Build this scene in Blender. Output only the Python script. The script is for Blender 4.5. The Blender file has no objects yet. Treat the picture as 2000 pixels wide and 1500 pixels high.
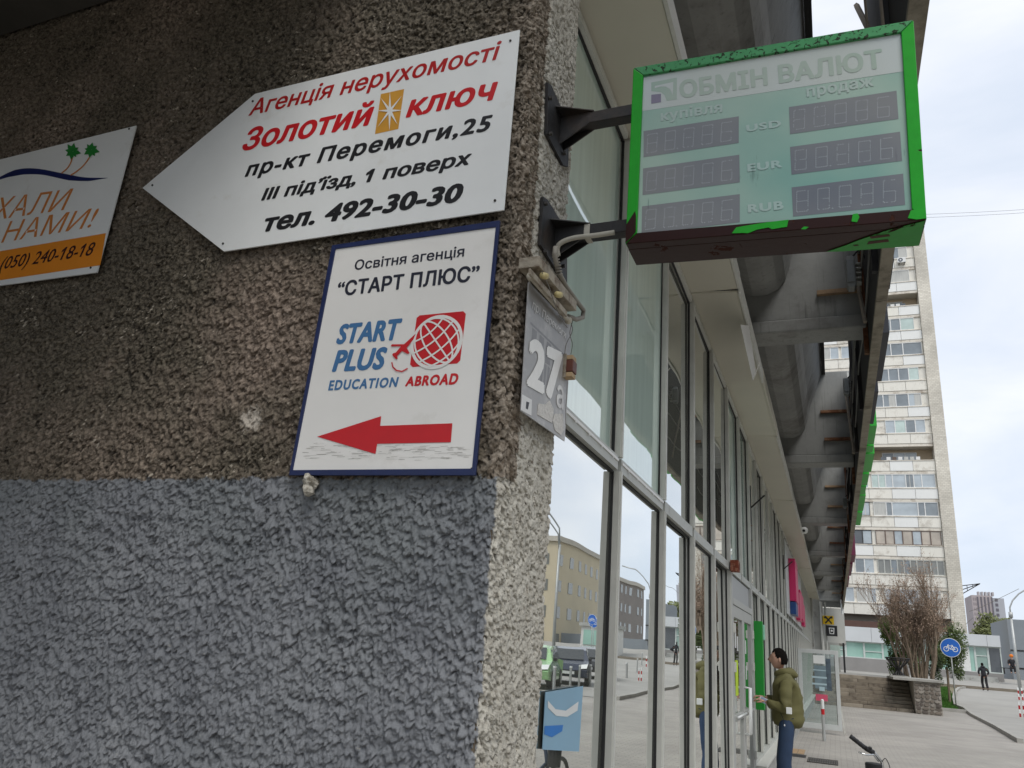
import bpy, bmesh, math, random
import numpy as np
from mathutils import Vector, Matrix
from mathutils.geometry import delaunay_2d_cdt
random.seed(7); rng = np.random.default_rng(11)
S = bpy.context.scene
COL = S.collection
rad = math.radians

# ------------------------------------------------------------------ camera
CAM = np.array([0.0, 0.0, 1.65]); FPX = 1500.0
yaw, pit, rol = 0.40262, 0.320772, 0.0778605
_f = np.array([-math.sin(yaw)*math.cos(pit), math.cos(yaw)*math.cos(pit), math.sin(pit)])
_r = np.array([math.cos(yaw), math.sin(yaw), 0.0]); _u = np.cross(_r, _f)
_R = np.array([math.cos(rol)*_r+math.sin(rol)*_u, -math.sin(rol)*_r+math.cos(rol)*_u, _f])
cam = bpy.data.cameras.new("camera"); camo = bpy.data.objects.new("camera", cam); COL.objects.link(camo)
cam.sensor_fit = 'HORIZONTAL'; cam.sensor_width = 36; cam.lens = 36*FPX/2000
cam.clip_start = 0.05; cam.clip_end = 3000
camo.matrix_world = Matrix(((_R[0][0], _R[1][0], -_R[2][0], 0), (_R[0][1], _R[1][1], -_R[2][1], 0),
                            (_R[0][2], _R[1][2], -_R[2][2], 1.65), (0, 0, 0, 1)))
S.camera = camo

def at(px, py, ax, v):
    "real-world point that the photograph shows at px,py on the plane axis ax = v"
    d = _R.T @ np.array([(px-1000)/FPX, -(py-750)/FPX, 1.0])
    t = (v-CAM[ax])/d[ax]
    return Vector(CAM+t*d)

# ------------------------------------------------------------------ sky, sun, exposure
SUN_EL, SUN_AZ = 54.0, 142.0     # azimuth of the sun measured clockwise from +Y
w = bpy.data.worlds.new("World"); S.world = w; w.use_nodes = True
nt = w.node_tree; nt.nodes.clear()
def N(t, kind, **kw):
    n = t.nodes.new(kind)
    for k, v in kw.items():
        if k in n.inputs: n.inputs[k].default_value = v
        else: setattr(n, k, v)
    return n
sky = N(nt, 'ShaderNodeTexSky', sky_type='NISHITA', sun_disc=False)
sky.sun_elevation = rad(SUN_EL); sky.sun_rotation = rad(SUN_AZ)
bg1 = N(nt, 'ShaderNodeBackground', Strength=0.09); nt.links.new(sky.outputs[0], bg1.inputs[0])
tc = N(nt, 'ShaderNodeTexCoord'); mp = N(nt, 'ShaderNodeMapping'); mp.inputs['Scale'].default_value = (1.0, 1.0, 2.6)
nt.links.new(tc.outputs['Generated'], mp.inputs[0])
n1 = N(nt, 'ShaderNodeTexNoise', Scale=2.3, Detail=7.0, Roughness=0.52, Distortion=0.35); nt.links.new(mp.outputs[0], n1.inputs[0])
cr = N(nt, 'ShaderNodeValToRGB'); nt.links.new(n1.outputs[0], cr.inputs[0])
e = cr.color_ramp.elements; e[0].position = .33; e[0].color = (.60, .68, .80, 1); e[1].position = .66; e[1].color = (.88, .90, .94, 1)
m_ = cr.color_ramp.elements.new(.5); m_.color = (.74, .79, .88, 1)
bg2 = N(nt, 'ShaderNodeBackground', Strength=0.86); nt.links.new(cr.outputs[0], bg2.inputs[0])
mx = N(nt, 'ShaderNodeMixShader'); mx.inputs[0].default_value = .9
nt.links.new(bg1.outputs[0], mx.inputs[1]); nt.links.new(bg2.outputs[0], mx.inputs[2])
ow = N(nt, 'ShaderNodeOutputWorld'); nt.links.new(mx.outputs[0], ow.inputs[0])
sun = bpy.data.lights.new("sun", 'SUN'); suno = bpy.data.objects.new("sun", sun); COL.objects.link(suno)
sun.energy = 1.5; sun.angle = rad(30); sun.color = (1, .965, .91)
az = rad(SUN_AZ); el = rad(SUN_EL)
sdir = Vector((math.sin(az)*math.cos(el), math.cos(az)*math.cos(el), math.sin(el)))
suno.rotation_euler = sdir.to_track_quat('Z', 'Y').to_euler()
S.view_settings.view_transform = 'Standard'; S.view_settings.look = 'None'
S.view_settings.exposure = 0.50; S.view_settings.gamma = 1; S.view_settings.use_curve_mapping = False
S.render.engine = 'CYCLES'
S.cycles.max_bounces = 8; S.cycles.transparent_max_bounces = 10; S.cycles.use_denoising = True
S.cycles.sample_clamp_indirect = 6; S.cycles.caustics_reflective = False

# ------------------------------------------------------------------ materials
def lin(r, g, b):
    f = lambda c: (c/255/12.92) if c/255 <= .04045 else ((c/255+.055)/1.055)**2.4
    return (f(r), f(g), f(b))
_mats = {}
def mat(name, col, rough=.6, metal=0.0, var=.12, scale=6.0, bump=0.0, bscale=60.0, dirt=None, dscale=3.0, dthr=.6, stretch=None, spec=.5, streak=0.0, coat=0.0):
    if name in _mats: return _mats[name]
    m = bpy.data.materials.new(name); m.use_nodes = True; t = m.node_tree; p = t.nodes['Principled BSDF']; L = t.links
    p.inputs['Roughness'].default_value = rough; p.inputs['Metallic'].default_value = metal
    p.inputs['Specular IOR Level'].default_value = spec; p.inputs['Coat Weight'].default_value = coat
    tc = N(t, 'ShaderNodeTexCoord'); src = tc.outputs['Object']
    if stretch:
        mp = N(t, 'ShaderNodeMapping'); mp.inputs['Scale'].default_value = stretch; L.new(src, mp.inputs[0]); src = mp.outputs[0]
    n = N(t, 'ShaderNodeTexNoise', Scale=scale, Detail=6.0, Roughness=.6); L.new(src, n.inputs[0])
    r = N(t, 'ShaderNodeMapRange'); r.inputs[1].default_value = .25; r.inputs[2].default_value = .75
    r.inputs[3].default_value = 1-var; r.inputs[4].default_value = 1+var; L.new(n.outputs[0], r.inputs[0])
    vm = N(t, 'ShaderNodeVectorMath', operation='SCALE'); vm.inputs[0].default_value = col; L.new(r.outputs[0], vm.inputs['Scale'])
    out = vm.outputs[0]
    def over(out, color, thr, sc, strc=None, soft=.08):
        s2 = tc.outputs['Object']
        if strc:
            mp = N(t, 'ShaderNodeMapping'); mp.inputs['Scale'].default_value = strc; L.new(s2, mp.inputs[0]); s2 = mp.outputs[0]
        n = N(t, 'ShaderNodeTexNoise', Scale=sc, Detail=8.0, Roughness=.68); L.new(s2, n.inputs[0])
        r = N(t, 'ShaderNodeMapRange'); r.inputs[1].default_value = thr-soft; r.inputs[2].default_value = thr+soft; L.new(n.outputs[0], r.inputs[0])
        mixn = N(t, 'ShaderNodeMix', data_type='RGBA'); L.new(r.outputs[0], mixn.inputs[0]); L.new(out, mixn.inputs[6])
        mixn.inputs[7].default_value = (*color, 1); return mixn.outputs[2]
    if dirt: out = over(out, dirt, dthr, dscale)
    if streak: out = over(out, tuple(c*.35 for c in col), 1-streak, 3.0, (6, 6, .35), .12)
    L.new(out, p.inputs['Base Color'])
    r2 = N(t, 'ShaderNodeMapRange'); r2.inputs[3].default_value = max(0.02, rough-.08); r2.inputs[4].default_value = min(1, rough+.12)
    L.new(n.outputs[0], r2.inputs[0]); L.new(r2.outputs[0], p.inputs['Roughness'])
    if bump:
        nb = N(t, 'ShaderNodeTexNoise', Scale=bscale, Detail=5.0, Roughness=.6); L.new(tc.outputs['Object'], nb.inputs[0])
        b = N(t, 'ShaderNodeBump', Strength=bump, Distance=.01); L.new(nb.outputs[0], b.inputs['Height']); L.new(b.outputs[0], p.inputs['Normal'])
    _mats[name] = m; return m

def glass_mat(name, film, filmfac, tint, base=.45, gain=.5, rough=0.0, wav=.005):
    m = bpy.data.materials.new(name); m.use_nodes = True; t = m.node_tree; t.nodes.clear(); L = t.links
    tc = N(t, 'ShaderNodeTexCoord')
    n = N(t, 'ShaderNodeTexNoise', Scale=1.1, Detail=1.0); L.new(tc.outputs['Object'], n.inputs[0])
    bp = N(t, 'ShaderNodeBump', Strength=wav, Distance=.5); L.new(n.outputs[0], bp.inputs['Height'])
    mp = N(t, 'ShaderNodeMapping'); mp.inputs['Scale'].default_value = (8, 8, .5); L.new(tc.outputs['Object'], mp.inputs[0])
    n2 = N(t, 'ShaderNodeTexNoise', Scale=2.2, Detail=6.0); L.new(mp.outputs[0], n2.inputs[0])
    r = N(t, 'ShaderNodeMapRange'); r.inputs[3].default_value = .8; r.inputs[4].default_value = 1.15; L.new(n2.outputs[0], r.inputs[0])
    vm = N(t, 'ShaderNodeVectorMath', operation='SCALE'); vm.inputs[0].default_value = film; L.new(r.outputs[0], vm.inputs['Scale'])
    d = N(t, 'ShaderNodeBsdfDiffuse'); L.new(vm.outputs[0], d.inputs[0])
    tr = N(t, 'ShaderNodeBsdfTransparent'); tr.inputs[0].default_value = (*tint, 1)
    mixa = N(t, 'ShaderNodeMixShader'); mixa.inputs[0].default_value = filmfac; L.new(tr.outputs[0], mixa.inputs[1]); L.new(d.outputs[0], mixa.inputs[2])
    g = N(t, 'ShaderNodeBsdfGlossy', Roughness=rough); g.inputs[0].default_value = (.96, .98, .97, 1); L.new(bp.outputs[0], g.inputs['Normal'])
    fr = N(t, 'ShaderNodeFresnel', IOR=1.5)
    mu = N(t, 'ShaderNodeMath', operation='MULTIPLY_ADD'); L.new(fr.outputs[0], mu.inputs[0]); mu.inputs[1].default_value = gain; mu.inputs[2].default_value = base
    geo = N(t, 'ShaderNodeNewGeometry'); inv = N(t, 'ShaderNodeMath', operation='SUBTRACT'); inv.inputs[0].default_value = 1; L.new(geo.outputs['Backfacing'], inv.inputs[1])
    mu2 = N(t, 'ShaderNodeMath', operation='MULTIPLY', use_clamp=True); L.new(mu.outputs[0], mu2.inputs[0]); L.new(inv.outputs[0], mu2.inputs[1])
    mixb = N(t, 'ShaderNodeMixShader'); L.new(mu2.outputs[0], mixb.inputs[0]); L.new(mixa.outputs[0], mixb.inputs[1]); L.new(g.outputs[0], mixb.inputs[2])
    o = N(t, 'ShaderNodeOutputMaterial'); L.new(mixb.outputs[0], o.inputs[0])
    return m

M_ALU = mat('aluminium_grey', (.50, .51, .47), .45, .0, .10, 9, .1, 120, dirt=(.25, .24, .21), dthr=.66)
M_ALU_LT = mat('aluminium_light', (.62, .62, .57), .4, .0, .08, 9, .1, 120, dirt=(.33, .31, .27), dthr=.66)
M_BLACK = mat('black_rubber', (.012, .012, .012), .6, 0, .2)
M_SOFFIT = mat('beige_soffit_panel', (.60, .575, .48), .5, 0, .05, 1.5, .03, 10)
M_CONC = mat('concrete_canopy_grey', (.29, .295, .285), .85, 0, .22, 1.3, .35, 14, dirt=(.16, .155, .145), dscale=.9, dthr=.62, streak=.32)
M_CONC_L = mat('concrete_light', (.40, .40, .375), .85, 0, .15, 2.5, .3, 18, dirt=(.2, .19, .17), dthr=.62)
M_DARKSTEEL = mat('dark_steel', (.018, .017, .017), .55, .2, .4, 7, .2, 40, dirt=(.05, .035, .025), dthr=.6)
M_RUST = mat('rust', (.16, .065, .03), .9, 0, .45, 14, .5, 60, dirt=(.32, .2, .12), dthr=.56)
M_WOOD = mat('weathered_wood', (.38, .26, .16), .85, 0, .3, 12, .4, 50, dirt=(.16, .09, .05), dthr=.58)
M_WHITE = mat('sign_white', (.80, .815, .80), .32, 0, .05, 3, .03, 4, dirt=(.68, .67, .62), dscale=4, dthr=.66)
M_WHITE2 = mat('sign_white_warm', (.79, .775, .735), .32, 0, .05, 3, .03, 4, dirt=(.68, .66, .61), dscale=4, dthr=.66)
M_RED = mat('print_red', (.55, .012, .018), .4, 0, .06, 20)
M_REDT = mat('print_dark_red', (.42, .012, .012), .4, 0, .06, 20)
M_INK = mat('print_black', (.012, .012, .014), .45, 0, .1, 20)
M_NAVYINK = mat('print_navy_black', (.018, .02, .035), .45, 0, .1, 20)
M_BLUE = mat('print_blue', (.055, .165, .34), .4, 0, .06, 20)
M_NAVY = mat('frame_navy', (.012, .022, .085), .42, 0, .15, 20, .1, 60)
M_ORANGE = mat('print_orange', (.80, .27, .02), .4, 0, .05, 10)
M_ORANGET = mat('print_orange_text', (.62, .22, .045), .4, 0, .05, 10)
M_GOLD = mat('print_gold', (.62, .31, .045), .4, 0, .06, 10)
M_PGREEN = mat('print_palm_green', (.02, .22, .035), .4, 0, .1, 10)
M_SCREW = mat('screw_steel', (.07, .065, .06), .5, .6, .2, 60)

# ------------------------------------------------------------------ mesh helpers
class MB:
    def __init__(s): s.v = []; s.f = []; s.m = []; s.cm = 0
    def add(s, vs, fs, m=None):
        o = len(s.v); s.v += [tuple(x) for x in vs]; s.f += [tuple(i+o for i in f) for f in fs]
        s.m += [s.cm if m is None else m]*len(fs); return s
    def box(s, x0, x1, y0, y1, z0, z1, m=None):
        v = [(x, y, z) for z in (z0, z1) for y in (y0, y1) for x in (x0, x1)]
        return s.add(v, [(0, 2, 3, 1), (4, 5, 7, 6), (0, 1, 5, 4), (2, 6, 7, 3), (0, 4, 6, 2), (1, 3, 7, 5)], m)
    def prism(s, pts, vec, m=None):
        "pts: 3d polygon, extruded by vec"
        n = len(pts); vec = Vector(vec); a = [Vector(p) for p in pts]; b = [p+vec for p in a]
        nrm = Vector((0, 0, 0))
        for i in range(n): nrm += (a[i]-a[0]).cross(a[(i+1) % n]-a[0])
        fs = [tuple(range(n)), tuple(range(2*n-1, n-1, -1))] + [(i, i+n, (i+1) % n+n, (i+1) % n) for i in range(n)]
        if nrm.dot(vec) > 0: fs = [tuple(reversed(f)) for f in fs]
        return s.add(a+b, fs, m)
    def poly(s, pts, m=None): return s.add(pts, [tuple(range(len(pts)))], m)
    def tube(s, pts, r, n=8, m=None, cap=True):
        pts = [Vector(p) for p in pts]; rs = r if isinstance(r, (list, tuple)) else [r]*len(pts)
        vs = []; up = Vector((0, 0, 1)); prev = None
        for i, p in enumerate(pts):
            d = (pts[min(i+1, len(pts)-1)]-pts[max(i-1, 0)]).normalized()
            a = prev if prev is not None else (up if abs(d.z) < .9 else Vector((1, 0, 0)))
            x = (a-d*a.dot(d)); x = x.normalized() if x.length > 1e-6 else d.orthogonal().normalized()
            prev = x; y = d.cross(x)
            for k in range(n):
                t = 2*math.pi*k/n; vs.append(p+(x*math.cos(t)+y*math.sin(t))*rs[i])
        fs = [(i*n+k, i*n+(k+1) % n, (i+1)*n+(k+1) % n, (i+1)*n+k) for i in range(len(pts)-1) for k in range(n)]
        if cap: fs += [tuple(range(n-1, -1, -1)), tuple(range((len(pts)-1)*n, len(pts)*n))]
        return s.add(vs, fs, m)
    def ball(s, c, rx, ry=None, rz=None, n=10, k=6, m=None):
        ry = ry or rx; rz = rz or rx; vs = []; fs = []
        for i in range(k+1):
            ph = math.pi*i/k
            for j in range(n):
                th = 2*math.pi*j/n; vs.append((c[0]+rx*math.sin(ph)*math.cos(th), c[1]+ry*math.sin(ph)*math.sin(th), c[2]+rz*math.cos(ph)))
        fs = [(i*n+j, (i+1)*n+j, (i+1)*n+(j+1) % n, i*n+(j+1) % n) for i in range(k) for j in range(n)]
        return s.add(vs, fs, m)
    def build(s, name, mats, parent=None, smooth=False, bevel=0, loc=None, seg=2):
        me = bpy.data.meshes.new(name); me.from_pydata(s.v, [], s.f)
        if not isinstance(mats, (list, tuple)): mats = [mats]
        for m in mats: me.materials.append(m)
        if len(mats) > 1: me.polygons.foreach_set('material_index', s.m)
        if smooth: me.polygons.foreach_set('use_smooth', [True]*len(s.f))
        me.validate(); me.update()
        return obj(name, me, parent, bevel, loc, seg)
def obj(name, me, parent=None, bevel=0, loc=None, seg=2):
    o = bpy.data.objects.new(name, me); COL.objects.link(o)
    if parent is not None:
        o.parent = parent
        o.matrix_parent_inverse = parent_inv(parent)
    if loc is not None: o.location = loc
    if bevel:
        b = o.modifiers.new('bevel', 'BEVEL'); b.width = bevel; b.segments = seg; b.limit_method = 'ANGLE'; b.angle_limit = rad(40)
    return o
def wmat(p):
    m = Matrix.LocRotScale(p.location, p.rotation_euler, p.scale)
    return (wmat(p.parent) @ p.matrix_parent_inverse @ m) if p.parent else m
def parent_inv(p): return wmat(p).inverted()
def tag(o, label=None, cat=None, group=None, kind=None):
    if label: o['label'] = label
    if cat: o['category'] = cat
    if group: o['group'] = group
    if kind: o['kind'] = kind
    return o
def thing(name, label, cat, loc=(0, 0, 0), group=None, rotz=0):
    o = bpy.data.objects.new(name, None); COL.objects.link(o); o.location = loc; o.rotation_euler = (0, 0, rotz); o.empty_display_size = .2
    return tag(o, label, cat, group)
def box(name, b, m, parent=None, bevel=0): return MB().box(*b).build(name, m, parent, bevel=bevel)
def dup(o, loc=None, rotz=None, parent=None, label=None):
    c = o.copy(); COL.objects.link(c)
    if parent is not None: c.parent = parent
    if loc is not None: c.location = loc
    if rotz is not None: c.rotation_euler = (0, 0, rotz)
    if label: c['label'] = label
    for ch in list(o.children): dup(ch, parent=c)
    return c
def lparent(o, p):   # parent keeping local coordinates (mesh written in the parent's own frame)
    o.parent = p; return o

# text fitted to a quadrilateral (bl, br, tr, tl) given by baseline and cap line; bold = stroke growth in em
def glyphs(body, shear, space, ones=()):
    "outlines of the text, filled by our own constrained triangulation"
    c = bpy.data.curves.new('t', 'FONT'); c.body = body; c.size = 1; c.shear = shear; c.space_character = space
    c.resolution_u = 3; c.fill_mode = 'NONE'
    t = bpy.data.objects.new('tmp', c); COL.objects.link(t)
    dg = bpy.context.evaluated_depsgraph_get(); me = bpy.data.meshes.new_from_object(t.evaluated_get(dg))
    bpy.data.objects.remove(t); bpy.data.curves.remove(c)
    P_ = [(v.co.x, v.co.y) for v in me.vertices]; nb = [[] for _ in P_]
    for e_ in me.edges: i, j = e_.vertices; nb[i].append(j); nb[j].append(i)
    bpy.data.meshes.remove(me); seen = set(); loops = []
    for i in range(len(P_)):
        if i in seen or len(nb[i]) != 2: continue
        lp = [i]; seen.add(i); prev, cur = i, nb[i][0]
        while cur != i and cur not in seen:
            lp.append(cur); seen.add(cur); nx_ = [q for q in nb[cur] if q != prev]; prev, cur = cur, (nx_[0] if nx_ else i)
        loops.append([P_[q] for q in lp])
    k = 0
    for li, lp in enumerate(loops):
        ys = [p[1] for p in lp]
        if len(lp) == 4 and max(ys)-min(ys) > .6:
            if k in ones:
                h_ = max(ys); b0 = sorted(p[0] for p in lp if p[1] < h_/2); x0, x1 = b0; q = lambda x, y: (x+shear*y, y)
                loops[li] = [q(x0, 0), q(x1, 0), q(x1, h_), q(x0+.02, h_), q(x0-.15, h_-.15), q(x0-.15, h_-.27), q(x0, h_-.16)]
            k += 1
    # group loops by overlapping boxes so each glyph is triangulated alone
    def bb(l): xs = [p[0] for p in l]; ys = [p[1] for p in l]; return min(xs), max(xs), min(ys), max(ys)
    groups = []
    for l in loops:
        b_ = bb(l)
        for g_ in groups:
            if any(not (b_[1] < o[0] or b_[0] > o[1] or b_[3] < o[2] or b_[2] > o[3]) for o in g_[1]): g_[0].append(l); g_[1].append(b_); break
        else: groups.append(([l], [b_]))
    V = []; F = []
    for ls, _ in groups:
        vs = []; es = []
        for l in ls:
            o = len(vs); vs += [Vector(p) for p in l]; es += [(o+i, o+(i+1) % len(l)) for i in range(len(l))]
        ov, oe, of, *_r2 = delaunay_2d_cdt(vs, es, [], 0, 1e-6)
        base = len(V); V += [(p.x, p.y, 0) for p in ov]
        for f in of:
            cx = sum(ov[i].x for i in f)/len(f); cy = sum(ov[i].y for i in f)/len(f); wn = 0
            for l in ls:
                for i in range(len(l)):
                    (xa, ya), (xb, yb_) = l[i], l[(i+1) % len(l)]
                    if (ya <= cy) != (yb_ <= cy) and xa+(cy-ya)/(yb_-ya)*(xb-xa) > cx: wn += 1
            if wn % 2: F.append(tuple(base+i for i in f))
    return np.array(V), F
def text(body, quad, m, parent, off=(0, -.0006, 0), bold=0.0, shear=0.0, name='lettering', space=1.0, ones=()):
    co, fs = glyphs(body, shear, space+bold*.9, ones)
    offs = [(0, 0)]
    if bold:
        for k in range(8): offs.append((bold*math.cos(k*math.pi/4+.39), bold*.8*math.sin(k*math.pi/4+.39)))
    bl, br, tr, tl = [np.array(q) for q in quad]
    nn = np.cross(br-bl, tl-bl); nn = nn/np.linalg.norm(nn)
    used = sorted({i for f in fs for i in f}); x0, x1 = co[used, 0].min()-bold, co[used, 0].max()+bold; cap = .727+2*bold*.8
    V = []; F = []
    for k, (ox, oy) in enumerate(offs):
        u = ((co[:, 0]+ox-x0)/(x1-x0))[:, None]; v = ((co[:, 1]+oy+bold*.8)/cap)[:, None]
        Pn = (1-u)*(1-v)*bl+u*(1-v)*br+u*v*tr+(1-u)*v*tl+np.array(off)+nn*(.00006*k+co[:, 2:3])
        F += [tuple(i+len(V) for i in f) for f in fs]; V += [tuple(x) for x in Pn]
    me = bpy.data.meshes.new(name); me.from_pydata(V, [], F); me.materials.append(m)
    return obj(name, me, parent)

# ------------------------------------------------------------------ vector noise on grids (for the plaster relief)
def vnoise(x, y, seed=0):
    r = np.random.default_rng(seed).random((256, 256))
    xi = np.floor(x).astype(int); yi = np.floor(y).astype(int); fx = x-xi; fy = y-yi
    fx = fx*fx*(3-2*fx); fy = fy*fy*(3-2*fy)
    g = lambda a, b: r[a % 256, b % 256]
    return (g(xi, yi)*(1-fx)*(1-fy)+g(xi+1, yi)*fx*(1-fy)+g(xi, yi+1)*(1-fx)*fy+g(xi+1, yi+1)*fx*fy)
def fbm(x, y, oct=4, seed=0):
    s = 0; a = 1; t = 0
    for i in range(oct): s = s+a*vnoise(x*2**i, y*2**i, seed+i*17); t += a; a *= .5
    return s/t
def worley(x, y, seed=0):
    r = np.random.default_rng(seed).random((128, 128, 2)); h = np.random.default_rng(seed+5).random((128, 128))
    xi = np.floor(x).astype(int); yi = np.floor(y).astype(int)
    f1 = np.full(x.shape, 9.); f2 = np.full(x.shape, 9.); idv = np.zeros(x.shape)
    for dx in (-1, 0, 1):
        for dy in (-1, 0, 1):
            a = (xi+dx) % 128; b = (yi+dy) % 128
            d = np.hypot(xi+dx+r[a, b, 0]-x, yi+dy+r[a, b, 1]-y)
            n = d < f1; f2 = np.where(n, f1, np.minimum(f2, d)); idv = np.where(n, h[a, b], idv); f1 = np.where(n, d, f1)
    return f1, f2, idv

# ================================================================== THE SETTING: ground
M_PAVE = mat('paving_grey', (.33, .315, .285), .9, 0, .16, .7, .2, 30)
def pave_mat():
    m = bpy.data.materials.new('block_paving'); m.use_nodes = True; t = m.node_tree; p = t.nodes['Principled BSDF']; L = t.links
    tc = N(t, 'ShaderNodeTexCoord')
    bk = N(t, 'ShaderNodeTexBrick'); L.new(tc.outputs['Object'], bk.inputs[0])
    bk.inputs['Scale'].default_value = 1; bk.inputs['Brick Width'].default_value = .2; bk.inputs['Row Height'].default_value = .1
    bk.inputs['Mortar Size'].default_value = .006; bk.inputs['Color1'].default_value = (.40, .375, .335, 1); bk.inputs['Color2'].default_value = (.36, .34, .31, 1)
    bk.inputs['Mortar'].default_value = (.25, .235, .21, 1); bk.inputs['Mortar Smooth'].default_value = .3
    n = N(t, 'ShaderNodeTexNoise', Scale=.35, Detail=9.0, Roughness=.7); L.new(tc.outputs['Object'], n.inputs[0])
    r = N(t, 'ShaderNodeMapRange'); r.inputs[1].default_value = .3; r.inputs[2].default_value = .7; r.inputs[3].default_value = .70; r.inputs[4].default_value = 1.18; L.new(n.outputs[0], r.inputs[0])
    vm = N(t, 'ShaderNodeVectorMath', operation='SCALE'); L.new(bk.outputs[0], vm.inputs[0]); L.new(r.outputs[0], vm.inputs['Scale'])
    L.new(vm.outputs[0], p.inputs['Base Color']); p.inputs['Roughness'].default_value = .85
    b = N(t, 'ShaderNodeBump', Strength=.4, Distance=.004); L.new(bk.outputs['Fac'], b.inputs['Height']); b.invert = True; L.new(b.outputs[0], p.inputs['Normal'])
    return m
M_BLOCK = pave_mat()
M_ASPH = mat('asphalt', (.085, .085, .083), .9, 0, .2, .8, .3, 60)
M_LANE = mat('pale_tarmac', (.34, .33, .305), .9, 0, .13, .6, .2, 40)
M_KERB = mat('kerb_stone', (.36, .35, .32), .85, 0, .2, 3, .3, 30)
M_KERBD = mat('kerb_brown', (.22, .19, .15), .85, 0, .25, 3, .3, 30)
M_SOIL = mat('trampled_soil', (.21, .18, .12), .95, 0, .3, 1.2, .5, 20, dirt=(.09, .13, .03), dscale=1.5, dthr=.6)
M_GRASS = mat('grass_green', (.055, .15, .018), .9, 0, .35, 3, .6, 40)

g = MB(); g.box(-400, 900, -300, 1800, -.5, -.03); tag(g.build('ground', mat('ground_earth', (.16, .15, .13), .95, 0, .2, .1)), kind='structure')
tag(box('plaza_paving', (-2.0, 6.2, -6, 43.5, -.02, 0), M_BLOCK), kind='structure')
tag(box('cafe_floor_ground', (-9, -2.0, -8, 43.5, -.02, -.004), mat('ground_slab', (.2, .19, .17), .9)), kind='structure')
tag(box('street', (6.9, 22, -40, 160, -.02, -.006), M_ASPH), kind='structure')
tag(box('far_pavement', (22, 30, -40, 160, -.02, .12), M_PAVE), kind='structure')

# terrain sheet rising beyond the plaza
def hz(x, y):
    a = max(0, min(1, (y-44)/20)); base = .78*a*a*(3-2*a)
    b = max(0, min(1, (y-66)/9)); base += .82*b
    if x > 9: base -= 0
    return base
def sheet(name, xs, ys, m, lift=0, kind='structure', zf=hz):
    mb = MB(); nx, ny = len(xs), len(ys)
    vs = [(x, y, zf(x, y)+lift) for y in ys for x in xs]
    fs = [(j*nx+i, j*nx+i+1, (j+1)*nx+i+1, (j+1)*nx+i) for j in range(ny-1) for i in range(nx-1)]
    mb.add(vs, fs); return tag(mb.build(name, m, smooth=True), kind=kind)
lane = MB()    # light cycle/foot path with a curved inner edge
edge = [at(2000, 1452, 2, 0), at(1950, 1423, 2, 0), at(1905, 1400, 2, 0), at(1888, 1388, 2, 0)]
pl = [(e.x, e.y) for e in edge] + [(5.72, 48.5), (6.2, 53), (6.9, 58), (7.6, 62), (8.4, 65.6)]
vs = []
for (x, y) in pl: vs += [(x, y, hz(x, y)+.012), (x+.55*(30-x)*.25+3, y, hz(x, y)+.012), (26, y, hz(x, y)+.012)]
lane.add(vs, [(i*3+j, i*3+j+1, i*3+j+4, i*3+j+3) for i in range(len(pl)-1) for j in range(2)])
tag(lane.build('cycle_path', M_LANE, smooth=True), kind='structure')
kb = MB()
for i in range(len(pl)-1):
    (x0, y0), (x1, y1) = pl[i], pl[i+1]; d = Vector((x1-x0, y1-y0, 0)).normalized(); nrm = Vector((-d.y, d.x, 0))*.16
    a = Vector((x0, y0, hz(x0, y0)-.1)); b = Vector((x1, y1, hz(x1, y1)-.1))
    kb.prism([a, b, b+nrm, a+nrm], (0, 0, .22))
tag(kb.build('path_kerb', M_KERB, bevel=.01), kind='structure')
xs = [i*.5 for i in range(-30, 80)]
sheet('hill_slope', xs, [43.5+i*.75 for i in range(31)], M_SOIL, -.02)
sheet('upper_pavement', [i for i in range(-18, 45)], [66.2+i*.9 for i in range(14)]+[90, 120, 200], M_LANE, .015)
tag(box('upper_kerb', (4.6, 30, 65.75, 66.1, .5, .98), M_KERBD), kind='structure')
tag(box('lower_kerb', (4.1, 5.6, 43.42, 43.7, -.02, .14), M_KERB), kind='structure')
# lawn behind the pier
gr = MB()
for i in range(15000):
    y = 43.9+random.random()**.8*19; x = 4.05+random.random()*(1.25+(y-44)*.09)
    z = hz(x, y)-.01; a = random.random()*6.3; hh = .05+random.random()*.07; s_ = .022
    gr.add([(x-s_*math.cos(a), y-s_*math.sin(a), z), (x+s_*math.cos(a), y+s_*math.sin(a), z), (x+random.uniform(-.04, .04), y+random.uniform(-.04, .04), z+hh)], [(0, 1, 2)])
tag(gr.build('lawn_grass', M_GRASS), kind='stuff')
sheet('lawn', [3.6+i*.17 for i in range(11)], [43.75+i for i in range(18)], M_GRASS, .0, zf=lambda x, y: hz(x, y)+.006)

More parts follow.
